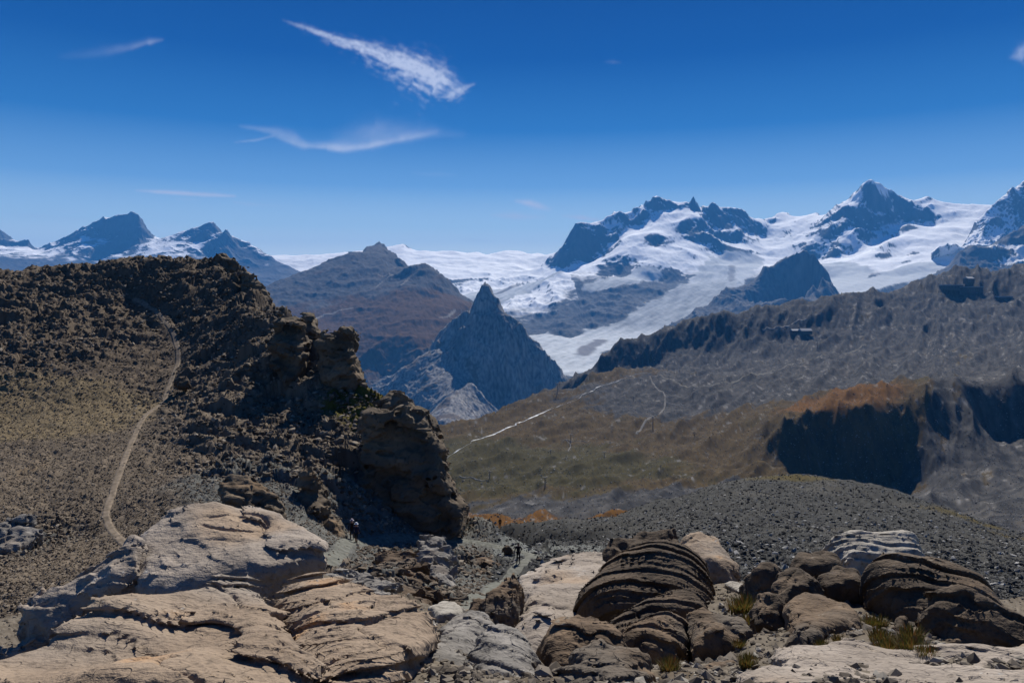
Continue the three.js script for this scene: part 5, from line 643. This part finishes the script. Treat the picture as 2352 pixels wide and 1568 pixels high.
scatter('gravel', 'scattered blocks on the wide middle slope', midT, 170000, (x, z) => pw(0.35, 1.7, 2.8) * (0.45 + -z / 1700), tone([0.05, 0.05, 0.05], [0.09, 0.085, 0.078], [0.26, 0.25, 0.235], 0.5), (x, z) => stream(x, z) > 6);

// grass tufts among the boulders
{
  const blades = (n, R, h, seedShift) => { const pos = [], col = [], idx = []; for (let i = 0; i < n; i++) { const a = RR(0, 6.283), r = R * Math.sqrt(rnd()), x = Math.cos(a) * r, z = Math.sin(a) * r * 0.8, L = h * RR(0.55, 1.1), lean = RR(0.15, 0.75), la = a + RR(-0.7, 0.7), w = RR(0.004, 0.008), b = pos.length / 3, t = rnd(), c = t < 0.5 ? mix3([0.11, 0.085, 0.016], [0.17, 0.12, 0.035], rnd()) : t < 0.85 ? mix3([0.055, 0.065, 0.012], [0.085, 0.08, 0.02], rnd()) : [0.17, 0.075, 0.022]; for (let k = 0; k < 3; k++) { const s = k / 3, ox = Math.cos(la) * lean * L * s * s, oz = Math.sin(la) * lean * L * s * s, y = L * s * (1 - 0.25 * lean * s) - 0.02; pos.push(x + ox - w * Math.sin(la) * (1 - s * 0.5), y, z + oz + w * Math.cos(la) * (1 - s * 0.5), x + ox + w * Math.sin(la) * (1 - s * 0.5), y, z + oz - w * Math.cos(la) * (1 - s * 0.5)); } pos.push(x + Math.cos(la) * lean * L, L * (1 - 0.25 * lean), z + Math.sin(la) * lean * L); for (let k = 0; k < 7; k++) col.push(...c); idx.push(b, b + 1, b + 2, b + 1, b + 3, b + 2, b + 2, b + 3, b + 4, b + 3, b + 5, b + 4, b + 4, b + 5, b + 6); } const g = new THREE.BufferGeometry(); g.setAttribute('position', new THREE.Float32BufferAttribute(pos, 3)); g.setAttribute('color', new THREE.Float32BufferAttribute(col, 3)); g.setIndex(idx); g.computeVertexNormals(); return g; };
  const protos = [blades(420, 0.16, 0.17), blades(420, 0.17, 0.15), blades(300, 0.12, 0.19)], mat = new THREE.MeshPhysicalMaterial({ vertexColors: true, roughness: 0.9, specularIntensity: 0.2, transmission: 0.35, thickness: 0, side: THREE.DoubleSide, name: 'grass_blade' });
  const list = [[2013, 1440, 1.15, 'reddish gold grass tuft above the black lichen-covered stone'], [2027, 1474, 1.2, 'golden grass tuft left of the black lichen-covered stone'], [2094, 1474, 1.35, 'wide olive grass tuft below the black lichen-covered stone'], [2097, 1499, 1.3, 'lowest wide grass tuft before the dark fold'], [2043, 1497, 1.2, 'golden grass tuft left of the lowest wide tuft'], [1929, 1481, 0.8, 'grass tuft at the front edge of the flat brown slab'], [1889, 1494, 0.8, 'pale grass tuft below the flat brown slab'], [1973, 1492, 0.7, 'single grass tuft on the gravel right of the flat brown slab'], [2129, 1517, 1.0, 'grass tuft beside the smooth pale bedrock'], [1962, 1430, 0.7, 'grass tuft behind the flat brown slab'], [1782, 1378, 0.6, 'green grass tuft between the dark blocks'], [1816, 1330, 0.7, 'orange grass tuft under the dark humped boulder'], [1911, 1338, 0.7, 'orange grass tuft under the pale cracked boulder'], [1712, 1403, 1.5, 'tall green grass tuft beside the tall dark block'], [1718, 1440, 1.3, 'green grass tuft at the foot of the tall dark block'], [1491, 1404, 0.9, 'yellow grass tuft on the curved rock layer'], [1535, 1397, 1.0, 'second yellow grass tuft on the curved rock layer'], [1564, 1482, 1.1, 'green grass tuft in the hollow of the grey rounded rock'], [1464, 1532, 0.8, 'yellow grass tuft right of the reddish brown boulder'], [1539, 1538, 0.9, 'straw grass tuft in the rubble'], [1699, 1490, 0.8, 'straw grass tuft beside the smooth brown hump'], [1718, 1530, 0.9, 'olive grass tuft right of the plank-like stone']];
  list.forEach(([px, py, k, l], i) => { const v = onNear(px, py, 6, 30), m = shadowed(new THREE.Mesh(protos[i % 3], mat)); m.name = numbered('grass_tuft'); m.position.copy(v); m.position.y += 0.01; m.scale.setScalar(k * (v.z < -13 ? 1.2 : 0.85)); m.rotation.y = i * 1.7; scene.add(tag(m, l, 'grass tuft', 'grass tufts among the boulders')); });
}
// hikers
function bodyMesh(bones, cell, blend, paint) { // one skin over tapered bones [ax, ay, az, ra, bx, by, bz, rb, tag]
  let lo = [9, 9, 9], hi = [-9, -9, -9]; for (const b of bones) for (const o of [0, 4]) for (let c = 0; c < 3; c++) { lo[c] = Math.min(lo[c], b[o + c] - b[o + 3] - cell * 3); hi[c] = Math.max(hi[c], b[o + c] + b[o + 3] + cell * 3); }
  const n = [0, 1, 2].map((c) => Math.ceil((hi[c] - lo[c]) / cell) + 1), F = new Float32Array(n[0] * n[1] * n[2]);
  const dist = (x, y, z, b) => { const ux = b[4] - b[0], uy = b[5] - b[1], uz = b[6] - b[2], L = ux * ux + uy * uy + uz * uz || 1e-9, t = clamp(((x - b[0]) * ux + (y - b[1]) * uy + (z - b[2]) * uz) / L); return Math.hypot(x - b[0] - ux * t, y - b[1] - uy * t, z - b[2] - uz * t) - b[3] - (b[7] - b[3]) * t; };
  for (let k = 0, q = 0; k < n[2]; k++) for (let j = 0; j < n[1]; j++) for (let i = 0; i < n[0]; i++, q++) { let s = 9; for (const b of bones) { const d = dist(lo[0] + i * cell, lo[1] + j * cell, lo[2] + k * cell, b), h = Math.max(blend - Math.abs(s - d), 0) / blend; s = Math.min(s, d) - h * h * blend * 0.25; } F[q] = s; }
  const M = netMesh(F, n[0], n[1], n[2], lo, cell), g = new THREE.BufferGeometry(), col = [];
  for (let i = 0; i < M.pos.length; i += 3) { let best = 9, t = 0; for (const b of bones) { const d = dist(M.pos[i], M.pos[i + 1], M.pos[i + 2], b); if (d < best) { best = d; t = b[8]; } } col.push(...paint(t, M.pos[i], M.pos[i + 1], M.pos[i + 2])); }
  g.setAttribute('position', new THREE.Float32BufferAttribute(M.pos, 3)); g.setAttribute('color', new THREE.Float32BufferAttribute(col, 3)); g.setIndex(M.idx); g.computeVertexNormals(); return g;
}
const cloth = new THREE.MeshPhysicalMaterial({ vertexColors: true, roughness: 0.9, specularIntensity: 0.3, name: 'cloth_and_skin' });
const SKIN = [0.28, 0.15, 0.10];
function hiker(pos, turn, label, o) {
  const g = group('person', pos, turn), s = o.stride, [lh, rh] = o.hands;         // hands: [x, y, z] left and right; faces +z
  const hipY = 0.93, kneeL = [0.10, 0.50, s * 0.6 + 0.03], kneeR = [-0.10, 0.50, -s * 0.2 + 0.05], footL = [0.11, 0.09, s], footR = [-0.11, 0.09, -s];
  const el = (sx, h) => [sx * 0.29, (1.42 + h[1]) / 2 - 0.05, h[2] / 2 - 0.06];
  const eL = el(1, lh), eR = el(-1, rh), T = { leg: 1, low: 2, torso: 3, arm: 4, fore: 5, neck: 6, head: 7, shoe: 8 };
  const bones = [[0, 0.98, 0, 0.135, 0, 1.20, 0.01, 0.125, 3], [-0.06, 0.95, 0, 0.115, 0.06, 0.95, 0, 0.115, 1], [-0.10, 1.36, -0.01, 0.10, 0.10, 1.36, -0.01, 0.10, 3], [0, 1.15, 0, 0.13, 0, 1.34, 0, 0.125, 3], [-0.16, 1.40, -0.01, 0.065, 0.16, 1.40, -0.01, 0.065, 3],
    [0.09, hipY, 0, 0.095, ...kneeL, 0.062, 1], [-0.09, hipY, 0, 0.095, ...kneeR, 0.062, 1], [...kneeL, 0.060, footL[0], 0.13, footL[2] - 0.01, 0.042, 2], [...kneeR, 0.060, footR[0], 0.13, footR[2] - 0.01, 0.042, 2],
    [footL[0], 0.055, footL[2] - 0.04, 0.05, footL[0] + 0.02, 0.045, footL[2] + 0.17, 0.042, 8], [footR[0], 0.055, footR[2] - 0.04, 0.05, footR[0] - 0.02, 0.045, footR[2] + 0.17, 0.042, 8],
    [0.19, 1.40, -0.01, 0.058, ...eL, 0.043, 4], [-0.19, 1.40, -0.01, 0.058, ...eR, 0.043, 4], [...eL, 0.042, ...lh, 0.029, 5], [...eR, 0.042, ...rh, 0.029, 5], [0, 1.42, 0, 0.058, 0, 1.54, 0.02, 0.052, 6]];
  const body = bodyMesh(bones, 0.018, 0.05, (t, x, y, z) => t === 3 ? o.top : t === 1 ? o.bottom : t === 2 ? (o.shorts ? (y < 0.22 ? [0.03, 0.03, 0.03] : SKIN) : o.bottom) : t === 4 ? o.top : t === 5 ? (o.bareArms ? SKIN : o.top) : t === 8 ? [0.035, 0.028, 0.022] : SKIN);
  const head = bodyMesh([[0, 1.60, 0.02, 0.082, 0, 1.68, 0.005, 0.098, 7], [0, 1.575, 0.055, 0.045, 0, 1.60, 0.04, 0.06, 7], [0, 1.645, 0.105, 0.010, 0, 1.615, 0.118, 0.015, 7], [0.095, 1.63, 0, 0.012, 0.098, 1.665, -0.01, 0.016, 7], [-0.095, 1.63, 0, 0.012, -0.098, 1.665, -0.01, 0.016, 7]], 0.009, 0.015, (t, x, y, z) => z > 0.075 && Math.abs(Math.abs(x) - 0.034) < 0.014 && Math.abs(y - 1.652) < 0.011 ? [0.02, 0.015, 0.012] : z > 0.075 && Math.abs(x) < 0.027 && Math.abs(y - 1.583) < 0.008 ? [0.20, 0.07, 0.06] : (y > 1.70 || (z < -0.01 && y > 1.60)) ? o.hair : SKIN);
  const handOf = (h, sx) => { const b = [[h[0], h[1], h[2], 0.026, h[0], h[1] - 0.075, h[2] + 0.02, 0.034, 9]]; [[-0.03, 0.062], [-0.010, 0.075], [0.010, 0.07], [0.03, 0.055]].forEach(([q, L]) => { const bx = h[0] + q * 0.6, by = h[1] - 0.085, bz = h[2] + 0.024 + q * 0.5; b.push([bx, by, bz, 0.0095, bx - sx * 0.012, by - L * 0.55, bz + 0.012, 0.009, 9], [bx - sx * 0.012, by - L * 0.55, bz + 0.012, 0.009, bx - sx * 0.034, by - L * 0.75, bz - 0.004, 0.008, 9]); }); b.push([h[0] - sx * 0.01, h[1] - 0.03, h[2] + 0.04, 0.012, h[0] - sx * 0.03, h[1] - 0.085, h[2] + 0.062, 0.0095, 9]); return bodyMesh(b, 0.006, 0.008, () => SKIN); };
  const whole = mergeGeometries([body, head, handOf(lh, 1), handOf(rh, -1)]), m = partOf('body', whole, cloth, g);
  const painted = (geo, c) => { const n = geo.attributes.position.count, a = new Float32Array(n * 3); for (let i = 0; i < n; i++) a.set(c, i * 3); geo.setAttribute('color', new THREE.BufferAttribute(a, 3)); return geo; };
  if (o.hat) { const hat = new THREE.LatheGeometry([[0.005, 0.125], [0.06, 0.12], [0.10, 0.085], [0.112, 0.03], [0.118, 0.0], [0.175, -0.018], [0.178, -0.024], [0.11, -0.012]].map((q) => new THREE.Vector2(...q)), 20); hat.translate(0, 1.70, 0.005); partOf('hat', painted(hat, o.hat), cloth, g); }
  if (o.pack) { const p = new THREE.BoxGeometry(0.30, 0.46, 0.18, 4, 6, 3), a = p.attributes.position; for (let i = 0; i < a.count; i++) { const x = a.getX(i) / 0.15, y = a.getY(i) / 0.23, z = a.getZ(i) / 0.09, r = 1 - 0.12 * (x * x * y * y + y * y * z * z + x * x * z * z); a.setXYZ(i, a.getX(i) * r, a.getY(i) * r, a.getZ(i) * r); } p.computeVertexNormals(); p.translate(0, 1.24, -0.21); const pk = partOf('backpack', painted(p, o.pack), cloth, g); for (const sx of [-1, 1]) { const c = new THREE.CatmullRomCurve3([[sx * 0.09, 1.44, -0.15], [sx * 0.11, 1.48, -0.02], [sx * 0.11, 1.40, 0.10], [sx * 0.12, 1.25, 0.13], [sx * 0.14, 1.12, 0.0], [sx * 0.12, 1.08, -0.14]].map((q) => new THREE.Vector3(...q))); partOf('strap', painted(new THREE.TubeGeometry(c, 16, 0.018, 6), o.pack), cloth, pk); } }
  for (const [h, tip] of o.poles) { const a = new THREE.Vector3(...h), b = new THREE.Vector3(...tip), d = a.clone().sub(b), top = a.clone().addScaledVector(d.clone().normalize(), 0.06), c = new THREE.CylinderGeometry(0.009, 0.007, top.distanceTo(b), 8); c.translate(0, top.distanceTo(b) / 2, 0); c.applyQuaternion(new THREE.Quaternion().setFromUnitVectors(new THREE.Vector3(0, 1, 0), d.normalize())); c.translate(b.x, b.y, b.z); const p = shadowed(new THREE.Mesh(c, mats.steel)); const pole = group('hiking_pole', pos, turn); p.name = 'shaft'; pole.add(p); const gr = new THREE.CylinderGeometry(0.017, 0.014, 0.11, 8); gr.applyQuaternion(new THREE.Quaternion().setFromUnitVectors(new THREE.Vector3(0, 1, 0), d)); gr.translate(top.x, top.y, top.z); partOf('grip', gr, mats.wallDark, pole); tag(pole, o.poleLabel, 'hiking pole'); }
  return tag(g, label, 'person', o.group);
}
const stand = (px, d, dy = 0) => { const x = (px - CX) / FL * d; return new THREE.Vector3(x, nearH(x, -d) + 0.05 + dy, -d); };
hiker(stand(818, 66), -0.1, 'hiker in navy top and black shorts walking with a pole', { stride: 0.2, hands: [[0.30, 1.02, 0.16], [-0.27, 0.86, 0.02]], top: [0.012, 0.018, 0.05], bottom: [0.012, 0.012, 0.014], shorts: true, hair: [0.05, 0.04, 0.03], hat: [0.55, 0.56, 0.6], pack: [0.05, 0.02, 0.02], poles: [[[0.29, 0.95, 0.19], [0.42, 0.0, 0.42]]], poleLabel: 'thin hiking pole of the hiker in black shorts', group: 'two hikers side by side on the trail' });
hiker(stand(808, 67.2), 0.15, 'hiker in dark jacket and long trousers walking beside the one in shorts', { stride: -0.16, hands: [[0.26, 0.86, 0.06], [-0.26, 0.88, 0.10]], top: [0.020, 0.012, 0.012], bottom: [0.012, 0.012, 0.013], hair: [0.05, 0.04, 0.03], hat: [0.42, 0.36, 0.38], pack: [0.02, 0.02, 0.03], poles: [], group: 'two hikers side by side on the trail' });
hiker(stand(1190.5, 67.3), 0.1, 'lone hiker in dark clothes standing at the trail bend with long shadow', { stride: 0.08, hands: [[0.17, 1.08, 0.20], [-0.36, 1.02, 0.14]], top: [0.014, 0.010, 0.010], bottom: [0.010, 0.010, 0.011], hair: [0.015, 0.012, 0.01], pack: [0.03, 0.03, 0.03], poles: [[[-0.35, 0.95, 0.17], [-0.55, 0.0, 0.40]]], poleLabel: 'thin hiking pole of the lone hiker at the bend' });
hiker(stand(1148.5, 135), 0.3, 'distant hiker in black half hidden behind the gravel edge', { stride: 0.15, hands: [[0.25, 0.9, 0.08], [-0.25, 0.9, 0.08]], top: [0.008, 0.008, 0.010], bottom: [0.01, 0.01, 0.011], hair: [0.03, 0.012, 0.01], pack: [0.008, 0.008, 0.01], poles: [] });
// a chough gliding over the glacier
{
  const g = group('bird', P(1481, 695, 175), 0.5), black = new THREE.MeshStandardMaterial({ color: new THREE.Color(0.01, 0.01, 0.012), roughness: 0.6 });
  const b = bodyMesh([[0, 0, 0.14, 0.030, 0, 0, 0.02, 0.055, 1], [0, 0, 0.02, 0.055, 0, 0, -0.16, 0.025, 1], [0, 0.012, 0.14, 0.030, 0, 0.008, 0.20, 0.010, 1]], 0.012, 0.03, () => [0.01, 0.01, 0.012]); partOf('body', b, black, g);
  for (const s of [-1, 1]) { const w = new THREE.Shape([[0, 0.09], [0.22, 0.12], [0.40, 0.04], [0.43, -0.05], [0.33, -0.05], [0.2, -0.09], [0, -0.08]].map((q) => new THREE.Vector2(s * q[0], q[1]))), e = new THREE.ExtrudeGeometry(w, { depth: 0.012, bevelEnabled: false }); e.rotateX(-Math.PI / 2); e.rotateX(Math.PI); e.rotateZ(s * 0.28); partOf('wing', e, black, g); }
  const t = new THREE.Shape([new THREE.Vector2(-0.025, 0), new THREE.Vector2(0.025, 0), new THREE.Vector2(0.07, -0.16), new THREE.Vector2(-0.07, -0.16)]), e = new THREE.ExtrudeGeometry(t, { depth: 0.01, bevelEnabled: false }); e.rotateX(-Math.PI / 2); e.rotateX(Math.PI); e.translate(0, 0, -0.12); partOf('tail', e, black, g);
  tag(g, 'small black bird gliding in front of the far glacier', 'bird');
}

renderer.render(scene, camera);
